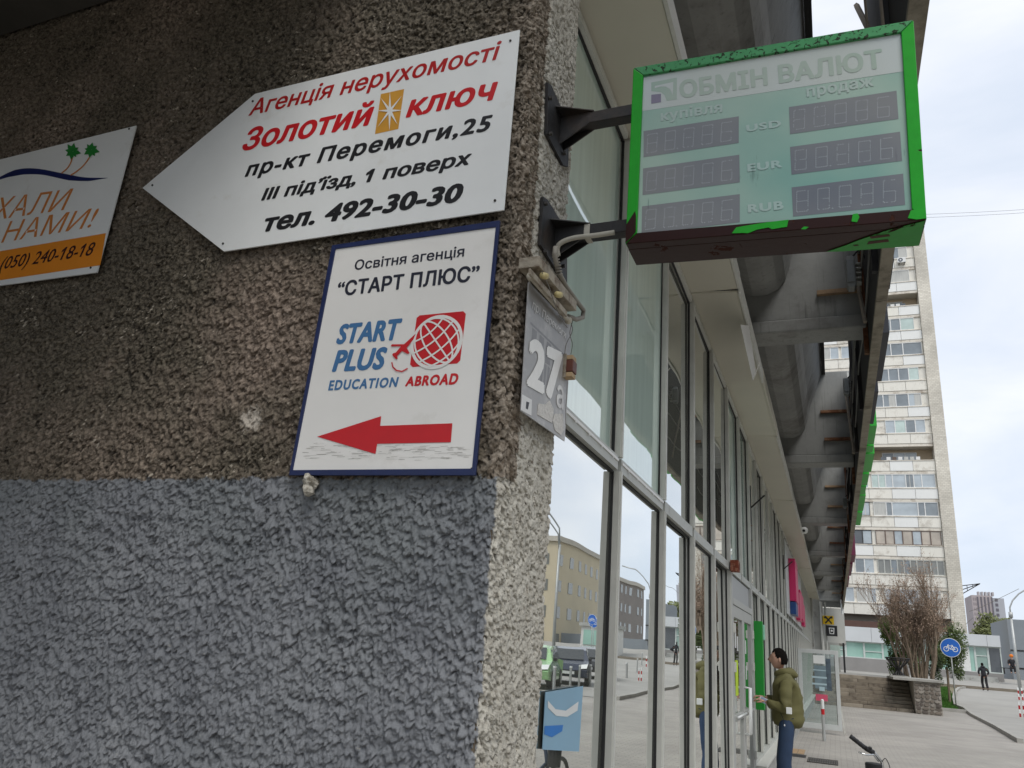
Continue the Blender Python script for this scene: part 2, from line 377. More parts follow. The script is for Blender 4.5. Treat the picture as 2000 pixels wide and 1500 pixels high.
# ================================================================== ROUGHCAST PILLAR (front wall + street side)
YW = 2.0; XC = -.87; YE = 2.44
def pillar():
    uu = np.concatenate([np.arange(-3.3, -2.2, .0055), np.arange(-2.2, YE-YW+1e-6, .0036)])
    zz = np.concatenate([np.arange(1.05, 3.85, .0036), np.arange(3.85, 4.85, .0055)])
    U, Z = np.meshgrid(uu, zz)
    # base point and normal along the plan path: front (u<0), rounded corner, side (u>0)
    rc = .035; t = np.clip((U+rc)/(2*rc), 0, 1); ang = t*math.pi/2
    X = np.where(U < -rc, XC+U, XC-rc+rc*np.sin(ang)); X = np.where(U > rc, XC, X)
    Y = np.where(U > rc, YW+U, YW+rc-rc*np.cos(ang)); Y = np.where(U < -rc, YW, Y)
    nx = np.sin(ang); ny = -np.cos(ang)
    wx = fbm(U*60, Z*60, 4, 3)-.5; wz = fbm(U*60, Z*60, 4, 9)-.5
    f1, f2, idv = worley((U+wx*.022)*66+200, (Z+wz*.024)*54+200, 1)
    g1, g2, idg = worley((U+wx*.010)*125+300, (Z+wz*.012)*105+300, 2)
    big = fbm(U*9+40, Z*9+40, 3, 21)
    def terr(n, k):                     # plates with steep broken edges
        q = n*k; fl = np.floor(q); fr = q-fl; return (fl+np.clip((fr-.5)*4.2+.5, 0, 1)*.8+fr*.2)/k
    T = terr(fbm(U*78+wx*2.0, Z*62+wz*2.0, 4, 61), 7)
    A = np.clip(1-f1*1.2, 0, 1)*(.35+.9*idv); edge = np.clip((f2-f1)*2.6, 0, 1)
    B = np.clip(1-g1*1.1, 0, 1)*(.3+idg)
    fine = fbm(U*240, Z*210, 3, 33)
    h = .028*(T-.3)+.0085*A*(.3+.7*edge)+.0030*B+.0030*fine+.008*(big-.5)
    h = np.minimum(h-.010, .0215)
    side = np.clip((U-.115-.012*(fbm(Z*14+9, Z*0, 2, 4)-.5)*4)/.012, 0, 1)
    pits = np.clip((fbm(U*75, Z*75, 3, 51)-.55)*7, 0, 1)
    hs = .0045*B*.7+.0032*fine+.008*T-.0095*pits+.006*(big-.5)
    h = h*(1-side)+hs*side
    # vertical crack / step between the dirty corner strip and the cleaner side
    h = h-.010*np.exp(-((U-.118)/.006)**2)*(Z > 2.3)
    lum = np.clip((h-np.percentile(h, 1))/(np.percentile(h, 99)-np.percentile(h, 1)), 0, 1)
    Xd = X+nx*h+wx*.0035*(1-abs(nx)); Yd = Y+ny*h+wz*.002; Zd = Z-h*.75*(.6+idv*.8)
    nu, nz = len(uu), len(zz); nv = nu*nz
    co = np.stack([Xd, Yd, Zd], -1).reshape(-1, 3)
    me = bpy.data.meshes.new('roughcast_wall'); me.vertices.add(nv); me.vertices.foreach_set('co', co.ravel())
    idx = np.arange(nv).reshape(nz, nu); q = np.stack([idx[:-1, :-1], idx[:-1, 1:], idx[1:, 1:], idx[1:, :-1]], -1).reshape(-1, 4)
    nf = len(q); me.loops.add(nf*4); me.loops.foreach_set('vertex_index', q.ravel().astype(np.int32))
    me.polygons.add(nf); me.polygons.foreach_set('loop_start', np.arange(0, nf*4, 4, dtype=np.int32)); me.polygons.foreach_set('loop_total', np.full(nf, 4, dtype=np.int32))
    me.update(calc_edges=True)
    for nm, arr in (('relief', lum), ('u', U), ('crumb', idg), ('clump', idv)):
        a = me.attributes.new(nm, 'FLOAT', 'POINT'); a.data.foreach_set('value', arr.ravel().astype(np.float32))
    me.polygons.foreach_set('use_smooth', np.ones(nf, dtype=bool))
    # ------- material
    m = bpy.data.materials.new('roughcast'); m.use_nodes = True; t = m.node_tree; L = t.links; p = t.nodes['Principled BSDF']
    A_ = lambda n: N(t, 'ShaderNodeAttribute', attribute_name=n).outputs['Fac']
    rel, u, crumb, clump = A_('relief'), A_('u'), A_('crumb'), A_('clump')
    tc = N(t, 'ShaderNodeTexCoord'); ob = tc.outputs['Object']
    sp = N(t, 'ShaderNodeSeparateXYZ'); L.new(ob, sp.inputs[0])
    def noise(sc, det=6, r=.6, src=None):
        n = N(t, 'ShaderNodeTexNoise', Scale=sc, Detail=float(det), Roughness=r); L.new(src or ob, n.inputs[0]); return n.outputs[0]
    def mr(x, a, b, c=0., d=1.):
        r = N(t, 'ShaderNodeMapRange'); r.inputs[1].default_value = a; r.inputs[2].default_value = b; r.inputs[3].default_value = c; r.inputs[4].default_value = d; L.new(x, r.inputs[0]); return r.outputs[0]
    def mix(f, a, b):
        x = N(t, 'ShaderNodeMix', data_type='RGBA')
        for i, v in ((0, f), (6, a), (7, b)):
            if isinstance(v, (tuple, float, int)): x.inputs[i].default_value = (*v, 1) if isinstance(v, tuple) else v
            else: L.new(v, x.inputs[i])
        return x.outputs[2]
    def math_(op, a, b):
        x = N(t, 'ShaderNodeMath', operation=op)
        for i, v in ((0, a), (1, b)):
            if isinstance(v, (float, int)): x.inputs[i].default_value = v
            else: L.new(v, x.inputs[i])
        return x.outputs[0]
    # dirty brown upper render
    brown = mix(mr(noise(62, 8, .72), .40, .62), (.045, .037, .026), (.235, .20, .148))
    brown = mix(mr(noise(1.6, 4), .45, .68), brown, mix(mr(noise(60, 4), .4, .62), (.10, .078, .058), (.36, .29, .225)))
    brown = mix(math_('MULTIPLY', mr(crumb, .90, .93), mr(noise(5, 3), .50, .62)), brown, (.52, .46, .37))
    brown = mix(mr(rel, .10, .30, .8, 0), brown, (.022, .017, .012))  # low relief coloured darker: dirt, plus crevice shade painted in
    # worn pinkish patch where the coat has flaked off
    vd = N(t, 'ShaderNodeVectorMath', operation='DISTANCE'); L.new(ob, vd.inputs[0]); vd.inputs[1].default_value = (-1.78, 2.0, 2.62)
    pd = math_('ADD', vd.outputs['Value'], math_('MULTIPLY', math_('SUBTRACT', noise(4.5, 6, .65), .5), 1.1))
    brown = mix(mr(pd, .10, .46, .8, 0), brown, mix(mr(noise(44, 7, .7), .40, .62), (.13, .095, .07), (.42, .335, .27)))
    vd2 = N(t, 'ShaderNodeVectorMath', operation='DISTANCE'); L.new(ob, vd2.inputs[0]); vd2.inputs[1].default_value = (-1.80, 2.0, 2.29)
    brown = mix(mr(math_('ADD', vd2.outputs['Value'], math_('MULTIPLY', math_('SUBTRACT', noise(30, 6, .7), .5), .16)), .02, .05, .85, 0), brown, (.62, .56, .48))
    # cleaner towards the corner strip
    strip = mix(mr(noise(40, 6, .7), .4, .6), (.15, .115, .08), (.42, .36, .29))
    strip = mix(mr(rel, .16, .34, .85, 0), strip, (.035, .028, .02))  # crevices of the strip darkened the same way, dirt with painted shade
    um = math_('ADD', u, math_('MULTIPLY', math_('SUBTRACT', noise(7, 4), .5), .35))
    brown = mix(mr(um, -.10, .02), brown, strip)
    # blue-grey paint band
    paint = mix(mr(noise(3.0, 5), .3, .7), (.195, .205, .222), (.288, .298, .312))
    paint = mix(mr(noise(1.1, 3), .5, .7), paint, (.215, .232, .236))
    paint = mix(math_('MULTIPLY', mr(noise(55, 5, .7), .66, .70), .75), paint, (.40, .38, .33))
    paint = mix(mr(rel, .08, .26, .55, 0), paint, (.05, .053, .058))  # crevice shade put into the paint colour where the relief is low
    zz_ = math_('ADD', sp.outputs[2], math_('MULTIPLY', math_('SUBTRACT', noise(26, 5), .5), .055))
    front = mix(mr(zz_, 2.088, 2.094), paint, brown)
    # cream side
    cream = mix(mr(noise(10, 5), .3, .7), (.50, .47, .40), (.66, .63, .55))
    cream = mix(mr(noise(48, 6, .7), .58, .66), cream, (.27, .235, .185))
    cream = mix(mr(noise(140, 3), .62, .66), cream, (.11, .095, .075))
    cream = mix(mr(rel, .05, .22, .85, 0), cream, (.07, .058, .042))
    cream = mix(mr(noise(1.3, 4), .58, .72, 0, .5), cream, (.36, .31, .24))
    lowm = mr(zz_, 2.088, 2.1)                       # above the paint line the dirty strip wraps round the corner
    ucut = math_('ADD', math_('MULTIPLY', lowm, .118), .002)
    jag = math_('MULTIPLY', math_('SUBTRACT', noise(22, 5), .5), .045)
    sidem = mr(math_('SUBTRACT', math_('ADD', u, jag), ucut), -.003, .003)
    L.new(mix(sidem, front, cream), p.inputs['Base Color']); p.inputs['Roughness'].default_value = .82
    p.inputs['Specular IOR Level'].default_value = .35
    nz_ = N(t, 'ShaderNodeTexNoise', Scale=150.0, Detail=5.0, Roughness=.62, Distortion=1.2); L.new(ob, nz_.inputs[0])
    b = N(t, 'ShaderNodeBump', Strength=.85, Distance=.006); L.new(nz_.outputs[0], b.inputs['Height']); L.new(b.outputs[0], p.inputs['Normal'])
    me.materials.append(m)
    return me, m
wall_me, M_ROUGH = pillar()
wall = thing('roughcast_pillar', 'roughcast wall corner, dirty brown above and painted blue grey below, carrying the signs', 'wall', (-.9, 2.2, 0))
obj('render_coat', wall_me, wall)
back = MB(); back.box(-8, XC-.012, YW+.012, YE-.003, 0, 9.5); back.box(-8, -4.16, YW-.004, YW+.011, 0, 9.5); back.box(-4.16, -.875, YW+.002, YW+.0115, 0, 1.06)
back.box(-4.16, -.875, YW+.002, YW+.0115, 4.84, 9.5)
back.build('wall_core', mat('render_brown', (.12, .095, .065), .9, 0, .4, 25, .8, 40), wall)
# deep passage roof over the left of the wall, on a far pier
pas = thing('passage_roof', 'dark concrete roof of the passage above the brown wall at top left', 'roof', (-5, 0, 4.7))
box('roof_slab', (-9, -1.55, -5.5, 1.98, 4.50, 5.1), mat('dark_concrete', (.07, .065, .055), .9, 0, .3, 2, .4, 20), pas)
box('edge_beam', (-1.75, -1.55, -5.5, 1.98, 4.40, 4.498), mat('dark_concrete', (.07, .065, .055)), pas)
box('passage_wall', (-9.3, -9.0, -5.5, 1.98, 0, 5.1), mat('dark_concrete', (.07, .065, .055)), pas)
# clump of old foam under the navy-framed sign
fm = MB(); rr = random.Random(3)
for i in range(9): fm.ball((-1.500+rr.uniform(-.018, .018), 1.972+rr.uniform(-.012, .01), 2.062+rr.uniform(-.02, .022)), rr.uniform(.010, .02), n=7, k=5)
fo = fm.build('foam_lump', mat('dried_foam', (.50, .47, .40), .7, 0, .4, 60, .8, 90, dirt=(.18, .15, .1), dscale=40, dthr=.55)); tag(fo, 'lump of dried filler foam stuck below the navy framed sign', 'foam lump')
dis = fo.modifiers.new('rough', 'DISPLACE'); tx = bpy.data.textures.new('crumple', 'VORONOI'); tx.noise_scale = .02; dis.texture = tx; dis.strength = .012

# ================================================================== SIGNS ON THE FRONT WALL
YS = YW-.031
def P(px, py, y=YS): return at(px, py, 1, y)
def wq(*pts, y=YS): return [P(a, b, y) for a, b in pts]
def plate(pts, m, parent, name='panel', y=YS, th=.006, bevel=.0008):
    mb = MB(); mb.prism(wq(*pts, y=y), (0, th, 0)); return mb.build(name, m, parent, bevel=bevel)
def decal(pts, m, parent, name, y=YS, lift=.0006, smooth=0):
    q = [P(a, b, YS) for a, b in pts]
    return MB().poly([(v.x, YS-lift, v.z) for v in q]).build(name, m, parent)
def screw(px, py, parent, r=.0045):
    c = P(px, py); mb = MB(); mb.tube([(c.x, YS+.001, c.z), (c.x, YS-.003, c.z)], r, 10); mb.box(c.x-r*.7, c.x+r*.7, YS-.0036, YS-.0031, c.z-.0008, c.z+.0008)
    return mb.build('screw', M_SCREW, parent)
# ---- arrow sign
s1 = thing('arrow_sign', 'large white arrow shaped sign pointing left with red and black lettering, topmost on the wall', 'sign', tuple(P(730, 280)))
plate([(1015, 58), (984, 410), (437, 491), (278, 367), (498, 183)], M_WHITE, s1, 'arrow_panel')
def tq(x0, y0, x1, y1, cl, cr_=None, slantx=0):
    cr_ = cr_ or cl; a, b = P(x0, y0), P(x1, y1); zc = (a.z+b.z)/2; a.z = b.z = zc
    h = ((P(x0, y0-cl)-P(x0, y0)).z+(P(x1, y1-cr_)-P(x1, y1)).z)/2
    return [a, b, Vector((b.x, b.y, zc+h)), Vector((a.x, a.y, zc+h))]
text('Агенція нерухомості', tq(485, 227, 977, 115, 31, 33), M_REDT, s1, bold=.022, shear=.2)
text('Золотий', tq(472, 294, 726, 246, 44, 43), M_RED, s1, bold=.035, shear=.2)
text('ключ', tq(792, 231, 970, 194, 44, 44), M_RED, s1, bold=.035, shear=.2)
text('пр-кт Перемоги,25', tq(478, 345, 960, 256, 28, 32), M_INK, s1, bold=.04, shear=.2, space=1.12)
text("III під’їзд, 1 поверх", tq(510, 391, 920, 323, 25, 27), M_INK, s1, bold=.04, shear=.2, ones=(3,))
text('тел. 492-30-30', tq(513, 453, 903, 395, 35, 38), M_INK, s1, bold=.05, shear=.2)
decal([(744, 184), (732.5, 262), (778, 252), (789.5, 174)], M_GOLD, s1, 'sun_emblem')
c0 = P(762, 217)
st_ = MB()
for i, (dx, dy) in enumerate([(0, -38), (24, -30), (25, -1), (15, 27), (-1, 40), (-24, 32), (-24, 0), (-17, -24)]):
    tip = P(762+dx, 217+dy); a = (tip-c0); pr = Vector((-a.z, 0, a.x)).normalized()*.0062
    st_.add([(c0.x+pr.x, YS-.002-.0001*i, c0.z+pr.z), (tip.x, YS-.002-.0001*i, tip.z), (c0.x-pr.x, YS-.002-.0001*i, c0.z-pr.z)], [(0, 1, 2)])
st_.build('sun_rays', M_WHITE, s1)
for x, y in ((997, 80), (967, 392), (494, 198), (298, 362), (436, 476)): screw(x, y, s1)
# ---- navy framed school sign
s2 = thing('framed_sign', 'white portrait sign in navy frame with globe logo and red arrow', 'sign', tuple(P(770, 690)))
OUT = [(976, 430), (928, 928), (564, 928), (648, 479)]; INN = [(968, 443), (921.5, 915), (571, 918), (655, 486)]
plate([(974, 434), (927, 925), (566, 925), (650, 482)], M_WHITE2, s2, 'panel', th=.005)
ys = YS-.001
for k in range(4):
    a, b = OUT[k], OUT[(k+1) % 4]; c, d = INN[(k+1) % 4], INN[k]
    mb = MB(); mb.prism([at(*q, 1, YS-.004) for q in (a, b, c, d)], (0, .0085, 0)); mb.build('frame_bar', M_NAVY, s2, bevel=.0008)
text('Освітня агенція', tq(692, 527, 906, 502, 20, 20), M_NAVYINK, s2, bold=.02)
text('“СТАРТ ПЛЮС”', tq(657, 579, 935, 549, 30, 30), M_NAVYINK, s2, bold=.035)
def fq(bl, br, tr, tl):
    return wq(bl, br, tr, tl)
text('START', fq((656, 673), (783, 664), (787, 619), (661, 632)), M_BLUE, s2, bold=.05, shear=.22)
text('PLUS', fq((648, 727), (753, 721), (758, 675), (654, 682)), M_BLUE, s2, bold=.05, shear=.22)
text('EDUCATION', fq((641, 763), (777, 756), (780, 735), (643, 742)), M_BLUE, s2, bold=.045, shear=.15, space=1.15)
text('ABROAD', fq((791, 755), (894, 751), (897, 727), (793, 735)), M_RED, s2, bold=.05, shear=.15, space=1.1)
decal([(820, 616), (905, 608), (910, 613), (899, 704), (893, 710), (806, 717), (801, 712), (814, 621)], M_RED, s2, 'logo_square')
# globe: white ring and meridians over the square
gc = P(853, 668); GR = abs((P(901, 668)-gc).x)
def ringline(mb, pts, wdt, lift, close=False):
    n = len(pts)
    vs = []
    for i, (x, z) in enumerate(pts):
        a = pts[(i-1) % n] if (close or i > 0) else pts[i]; b = pts[(i+1) % n] if (close or i < n-1) else pts[i]
        d = Vector((b[0]-a[0], b[1]-a[1])); d.normalize(); nx_, nz_ = -d.y*wdt, d.x*wdt
        vs += [(x+nx_, YS-lift, z+nz_), (x-nx_, YS-lift, z-nz_)]
    fs = [(2*i, 2*((i+1) % n), 2*((i+1) % n)+1, 2*i+1) for i in range(n if close else n-1)]
    mb.add(vs, fs)
el_ = [(gc.x+GR*math.cos(t), gc.z+GR*math.sin(t)) for t in np.linspace(0, 2*math.pi, 40, endpoint=False)]
MB().poly([(x, YS-.0016, z) for x, z in el_]).build('globe_disc', M_RED, s2)
gm = MB(); ringline(gm, el_, .0052, .0022, True); th0 = rad(38)
def grot(x, z): return (gc.x+x*math.cos(th0)-z*math.sin(th0), gc.z+x*math.sin(th0)+z*math.cos(th0))
for k, off in enumerate((-.85, -.45, 0, .45, .85)):
    pts = [grot(GR*off*math.cos(t), GR*math.sin(t)) for t in np.linspace(-math.pi/2, math.pi/2, 17)]; ringline(gm, pts, .0028, .0024+.0001*k)
for k, off in enumerate((-.62, -.2, .25, .65)):
    hw = GR*math.sqrt(1-off*off); pts = [grot(hw*s_, GR*off-GR*.16*(1-s_*s_)) for s_ in np.linspace(-1, 1, 13)]; ringline(gm, pts, .0028, .003+.0001*k)
gm.build('globe_lines', M_WHITE2, s2)
pl_ = [(813, 652), (808, 664), (795, 680), (801, 690), (797, 692), (786, 686), (776, 696), (778, 701), (774, 702), (767, 694), (768, 691), (774, 689), (784, 677), (764, 677), (766, 673), (790, 673)]
decal(pl_, M_RED, s2, 'plane_emblem', lift=.0030)
cr_ = MB(); ringline(cr_, [(P(x, y).x, P(x, y).z) for x, y in ((766, 708), (768, 717), (775, 724), (786, 726), (797, 720))], .0022, .0028); cr_.build('swoosh', M_RED, s2)
decal([(620, 853), (745, 813), (743, 832), (884, 827), (881, 864), (737, 867), (734, 887)], M_RED, s2, 'red_arrow', lift=.0016)
sc_ = MB(); rr = random.Random(5)
for i in range(150):
    band = rr.choice((872, 880, 886, 893, 876)); x = rr.uniform(590, 905); y = band+rr.gauss(0, 3)
    if 620 < x < 880 and y < 868: continue
    l_ = rr.uniform(4, 26); a = P(x, y); b = P(x+l_, y-rr.uniform(0, 2)); h_ = rr.uniform(.0005, .0016)
    sc_.add([(a.x, YS-.0008-.000002*i, a.z), (b.x, YS-.0008-.000002*i, b.z-h_*.4), (b.x, YS-.0008-.000002*i, b.z+h_*.3), (a.x+.004, YS-.0008-.000002*i, a.z+h_)], [(0, 1, 2, 3)])
sc_.build('scratches', mat('scratch_grey', (.42, .41, .38), .6), s2)
for x, y in ((970, 438), (922, 916), (652, 484), (569, 921)): screw(x, y, s2, .004)
# ---- travel sign at the left edge
s3 = thing('travel_sign', 'white travel sign with palm trees, blue wave and orange phone band', 'sign', tuple(P(120, 400)))
tl = P(0, 306.5); tr = P(266, 245); br = P(189, 532); bl = P(0, 555.5)
XL = -4.0
mb = MB(); mb.prism([(XL, YS, tl.z-.02), (tr.x, YS, tr.z), (br.x, YS, br.z), (XL, YS, bl.z-.0)][::-1], (0, .006, 0)); mb.build('panel', M_WHITE, s3, bevel=.0008)
def X3(px, py): return P(px, py)
a, b, c, d = X3(207, 455.6), X3(196.5, 518), X3(0, 545), X3(0, 489.5)
MB().poly([(a.x, YS-.0010, a.z), (b.x, YS-.0010, b.z), (XL, YS-.0010, b.z), (XL, YS-.0010, a.z)]).build('orange_band', M_ORANGE, s3)
text('(050) 240-18-18', tq(0, 525.5, 181, 500, 26, 24), mat('print_maroon', (.035, .008, .012), .4), s3, bold=.008, shear=.22, off=(0, -.0016, 0), ones=(0, 1))
text('ХАЛИ', fq((-18, 431), (136, 408.5), (144, 368), (-10, 388)), M_ORANGET, s3, bold=.0, shear=.3)
text('НАМИ!', fq((2, 474.5), (187, 442), (194, 405), (9, 434)), M_ORANGET, s3, bold=.0, shear=.3)
up = [(-60, 515), (0, 487), (50, 460), (100, 440), (150, 431), (200, 429), (250, 433), (300, 440), (375, 456), (450, 471), (520, 485), (580, 491), (640, 492), (705, 492)]
lo = [(705, 493), (640, 503), (580, 513), (520, 512), (450, 508), (400, 498), (350, 486), (300, 475), (250, 469), (200, 468), (150, 470), (100, 479), (50, 488), (0, 503), (-60, 528)]
cvt = lambda pts: [(x/3.333, 200+y/3.333) for x, y in pts]
wv = MB(); U_ = cvt(up); L_ = cvt(lo)[::-1]
def interp(pts, x):
    for i in range(len(pts)-1):
        if pts[i][0] <= x <= pts[i+1][0]: return pts[i][1]+(pts[i+1][1]-pts[i][1])*(x-pts[i][0])/(pts[i+1][0]-pts[i][0]+1e-9)
    return pts[-1][1]
xs_ = np.linspace(-17, 211, 40); vs = []
for x in xs_:
    for y in (interp(U_, x), interp(L_, x)): q = P(x, y); vs.append((q.x, YS-.0012, q.z))
wv.add(vs, [(2*i, 2*i+2, 2*i+3, 2*i+1) for i in range(39)]); wv.build('wave', mat('print_wave_navy', (.008, .015, .10), .4), s3)
for cxy, base, R_ in (((475, 322), (402, 462), 50), ((595, 312), (462, 476), 50)):
    pm = MB(); bx, by = base; cx_, cy_ = cxy
    pts = [(bx+(cx_-bx)*t_+14*math.sin(t_*3.1), by+(cy_+25-by)*t_+18*t_*(1-t_)*2) for t_ in np.linspace(0, 1, 8)]
    q = [(P(x/3.333, 200+y/3.333).x, P(x/3.333, 200+y/3.333).z) for x, y in pts]; ringline(pm, q, .0042, .0020)
    pm.build('palm_trunk', M_ORANGET, s3)
    cm = MB(); cc = P(cx_/3.333, 200+cy_/3.333); rr = random.Random(cx_)
    for k in range(8):
        a_ = k*math.pi/4+.2; r_ = R_/3.333*rr.uniform(.85, 1.15)
        tip = P(cx_/3.333+r_*math.cos(a_), 200+cy_/3.333+r_*math.sin(a_)); l1 = P(cx_/3.333+r_*.62*math.cos(a_-.42), 200+cy_/3.333+r_*.62*math.sin(a_-.42)); l2 = P(cx_/3.333+r_*.6*math.cos(a_+.42), 200+cy_/3.333+r_*.6*math.sin(a_+.42))
        yv = YS-.0024-.0001*k
        cm.add([(cc.x, yv, cc.z), (l1.x, yv, l1.z), (tip.x, yv, tip.z), (l2.x, yv, l2.z)], [(0, 1, 2, 3)])
    cm.build('palm_crown', M_PGREEN, s3)
for x, y in ((252.5, 252), (177.5, 523)): screw(x, y, s3)

# ================================================================== ON THE STREET SIDE OF THE PILLAR
XS = XC+.012
def Q(px, py, x=XS): return at(px, py, 0, x)
def xplate(pts, m, parent, name, x=XS, th=.006, bevel=.001):
    mb = MB(); mb.prism([Q(a, b, x) for a, b in pts], (-th, 0, 0)); return mb.build(name, m, parent, bevel=bevel)
# ---- house number plate
hn = thing('house_number_sign', 'faded grey house number plate 27а of the avenue, hanging on the pillar below the brackets', 'sign', tuple(Q(1065, 700)))
XN = XC+.035
def numplate_mat():
    m = mat('number_plate_grey', (.33, .325, .32), .38, 0, .12, 7, .05, 40, dirt=(.47, .46, .44), dscale=9, dthr=.56); return m
c_tl, c_tr, c_bl, c_br = Q(1033, 551, XN), Q(1117, 638, XN), Q(1018, 803, XN), Q(1103, 862, XN)
mb = MB(); mb.prism([c_tl, c_tr, c_br, c_bl], (-.004, 0, 0)); mb.build('panel', numplate_mat(), hn, bevel=.0006)
M_FADE = mat('print_faded_white', (.74, .73, .70), .4, 0, .1, 40, dirt=(.5, .49, .47), dscale=18, dthr=.56)
def hq(*pts, x=XN+.001): return [Q(a, b, x) for a, b in pts]
text('пр. Перемоги', hq((1039, 602), (1104, 661), (1106, 648), (1041, 585)), M_FADE, hn, off=(.0006, 0, 0), bold=.02)
text('27', hq((1027, 752), (1094, 790), (1099, 683), (1034, 652)), mat('print_27', (.80, .79, .75), .4, 0, .06, 40), hn, off=(.0008, 0, 0), bold=.055)
text('а', hq((1086, 793), (1100, 801), (1101, 744), (1088, 734)), M_FADE, hn, off=(.0006, 0, 0), bold=.02)
bm = MB()     # faint printed facade picture
for k in range(4):
    x_ = 1040+k*14; bm.poly(hq((x_, 640+k*13), (x_+9, 648+k*13), (x_+6, 690+k*12), (x_-4, 684+k*12), x=XN+.0003))
bm.poly(hq((1036, 628), (1106, 695), (1106, 700), (1036, 633), x=XN+.0003))
for k in range(5): bm.poly(hq((1052+k*6, 700+k*5), (1056+k*6, 704+k*5), (1052+k*6, 752+k*5), (1048+k*6, 748+k*5), x=XN+.0003))
bm.build('printed_facade', mat('print_grey_dark', (.24, .24, .245), .5, 0, .2, 30), hn)
xplate([(1020, 770), (1039, 781), (1038, 812), (1018, 801)], mat('sticker_white', (.7, .7, .68), .5), hn, 'sticker', x=XN+.0015, th=.001, bevel=0)
MB().poly(hq((1028, 784), (1034, 786), (1031, 800), (1027, 798), x=XN+.0018)).build('sticker_print', M_INK, hn)
for pts in ([(1052, 788), (1066, 790), (1074, 782), (1082, 800), (1078, 826), (1064, 818), (1050, 810)], [(1084, 808), (1100, 808), (1101, 840), (1096, 850), (1084, 840), (1080, 822)]):
    xplate(pts, mat('peeled_paper', (.62, .60, .56), .7, 0, .2, 60, .5, 90), hn, 'peeled_patch', x=XN+.002, th=.0015, bevel=0)
# ---- lamp bracket above it
lb = thing('sign_lamp', 'old rusty tube lamp bracket fixed over the house number plate', 'lamp', tuple(Q(1070, 560)))
M_OLD = mat('old_beige_paint', (.34, .30, .235), .7, .0, .3, 20, .3, 60, dirt=(.12, .08, .05), dscale=14, dthr=.55)
xl = XC+.045
a, b = Q(1033, 512, xl), Q(1108, 600, xl)
def bar(a, b, w_, h_, m, parent, name, up=(0, 0, 1)):
    d = (b-a).normalized(); s_ = Vector((1, 0, 0)); u_ = d.cross(s_).normalized()
    mb = MB(); mb.prism([a+s_*w_+u_*h_, a-s_*w_+u_*h_, a-s_*w_-u_*h_, a+s_*w_-u_*h_], b-a); return mb.build(name, m, parent, bevel=.002)
bar(a, b, .035, .018, M_OLD, lb, 'lamp_housing')
bar(Q(1034, 530, xl+.03), Q(1106, 614, xl+.03), .004, .010, M_OLD, lb, 'housing_lip')
mb = MB(); mb.tube([Q(1036, 540, XN+.02), Q(1110, 626, XN+.02)], .0085, 10); mb.build('lamp_tube', mat('tube_beige', (.50, .46, .37), .5, 0, .2, 20, dirt=(.2, .16, .11), dscale=12), lb, smooth=True)
for q_ in ((1036, 540), (1110, 626)):
    c = Q(*q_, XN+.02); mb = MB(); mb.ball(tuple(c), .014, .012, .014, 10, 6); mb.build('tube_end', mat('tube_beige', (.5, .46, .37)), lb, smooth=True)
for q_ in ((1060, 538), (1088, 575)):
    c = Q(*q_, XN+.05); mb = MB(); mb.tube([c, c+Vector((.0, .03, .012))], .011, 10); mb.build('lamp_holder', mat('holder_yellow', (.55, .46, .22), .5), lb, smooth=True)
mb = MB(); mb.tube([Q(1085, 483, xl+.03), Q(1083, 497, xl+.03), Q(1090, 530, xl+.02), Q(1106, 560, xl+.02), Q(1126, 588, xl+.02), Q(1140, 606, xl+.02), Q(1138, 620, xl+.02), Q(1126, 624, xl+.02), Q(1110, 618, xl+.01)], .0085, 10)
for k in range(7):
    t_ = k/7; c = Q(1085+t_*9, 500+t_*40, xl+.026); mb.tube([c, c+Vector((0, .002, -.004))], .0115, 10)
mb.build('conduit', mat('conduit_grey', (.27, .25, .21), .7, 0, .2, 30), lb, smooth=True)
def wire(pts, r, m, parent, n=6, name='wire'):
    P_ = [Vector(p) for p in pts]; out = []
    for i in range(len(P_)-1):
        p0, p1, p2, p3 = P_[max(i-1, 0)], P_[i], P_[i+1], P_[min(i+2, len(P_)-1)]
        for k in range(5):
            t_ = k/5; out.append(.5*((2*p1)+(p2-p0)*t_+(2*p0-5*p1+4*p2-p3)*t_*t_+(3*p1-p0-3*p2+p3)*t_**3))
    out.append(P_[-1]); mb = MB(); mb.tube(out, r, n); return mb.build(name, m, parent, smooth=True)
M_WIRE = mat('wire_grey', (.16, .15, .13), .6)
wire([Q(1058, 530, xl+.04), Q(1072, 560, xl+.04), Q(1082, 590, xl+.045), Q(1096, 622, xl+.04), Q(1108, 640, xl+.03)], .0016, M_WIRE, lb)
# ---- ballast hanging on its wires
tb = thing('hanging_ballast', 'small brown lamp ballast hanging on two thin wires beside the house number', 'ballast', tuple(Q(1112, 718, XN+.02)))
xt = XN+.015; c = Q(1112, 718, xt)
def cbox(c, sx, sy, sz, m, parent, name, bevel=.002, rz=0.0):
    o = MB().box(-sx/2, sx/2, -sy/2, sy/2, -sz/2, sz/2).build(name, m, parent, bevel=bevel); o.matrix_parent_inverse = parent_inv(parent); o.location = c; o.rotation_euler = (0, 0, rz); return o
cbox(c, .042, .046, .044, mat('ballast_brown', (.11, .03, .015), .5, 0, .2, 40), tb, 'coil', .003)
for dz, sz in ((.032, .016), (-.032, .016)): cbox(c+Vector((0, 0, dz)), .036, .042, sz, mat('ballast_tan', (.42, .30, .17), .7, 0, .2, 40), tb, 'core_plate', .001)
cbox(c+Vector((-.01, -.024, 0)), .012, .006, .088, M_OLD, tb, 'mount_strap', .001)
wire([Q(1112, 622, xt), Q(1118, 645, xt), Q(1106, 672, xt), Q(1103, 692, xt)], .0013, M_WIRE, tb)
wire([Q(1120, 622, xt), Q(1113, 650, xt), Q(1118, 672, xt), Q(1115, 692, xt)], .0013, M_WIRE, tb)
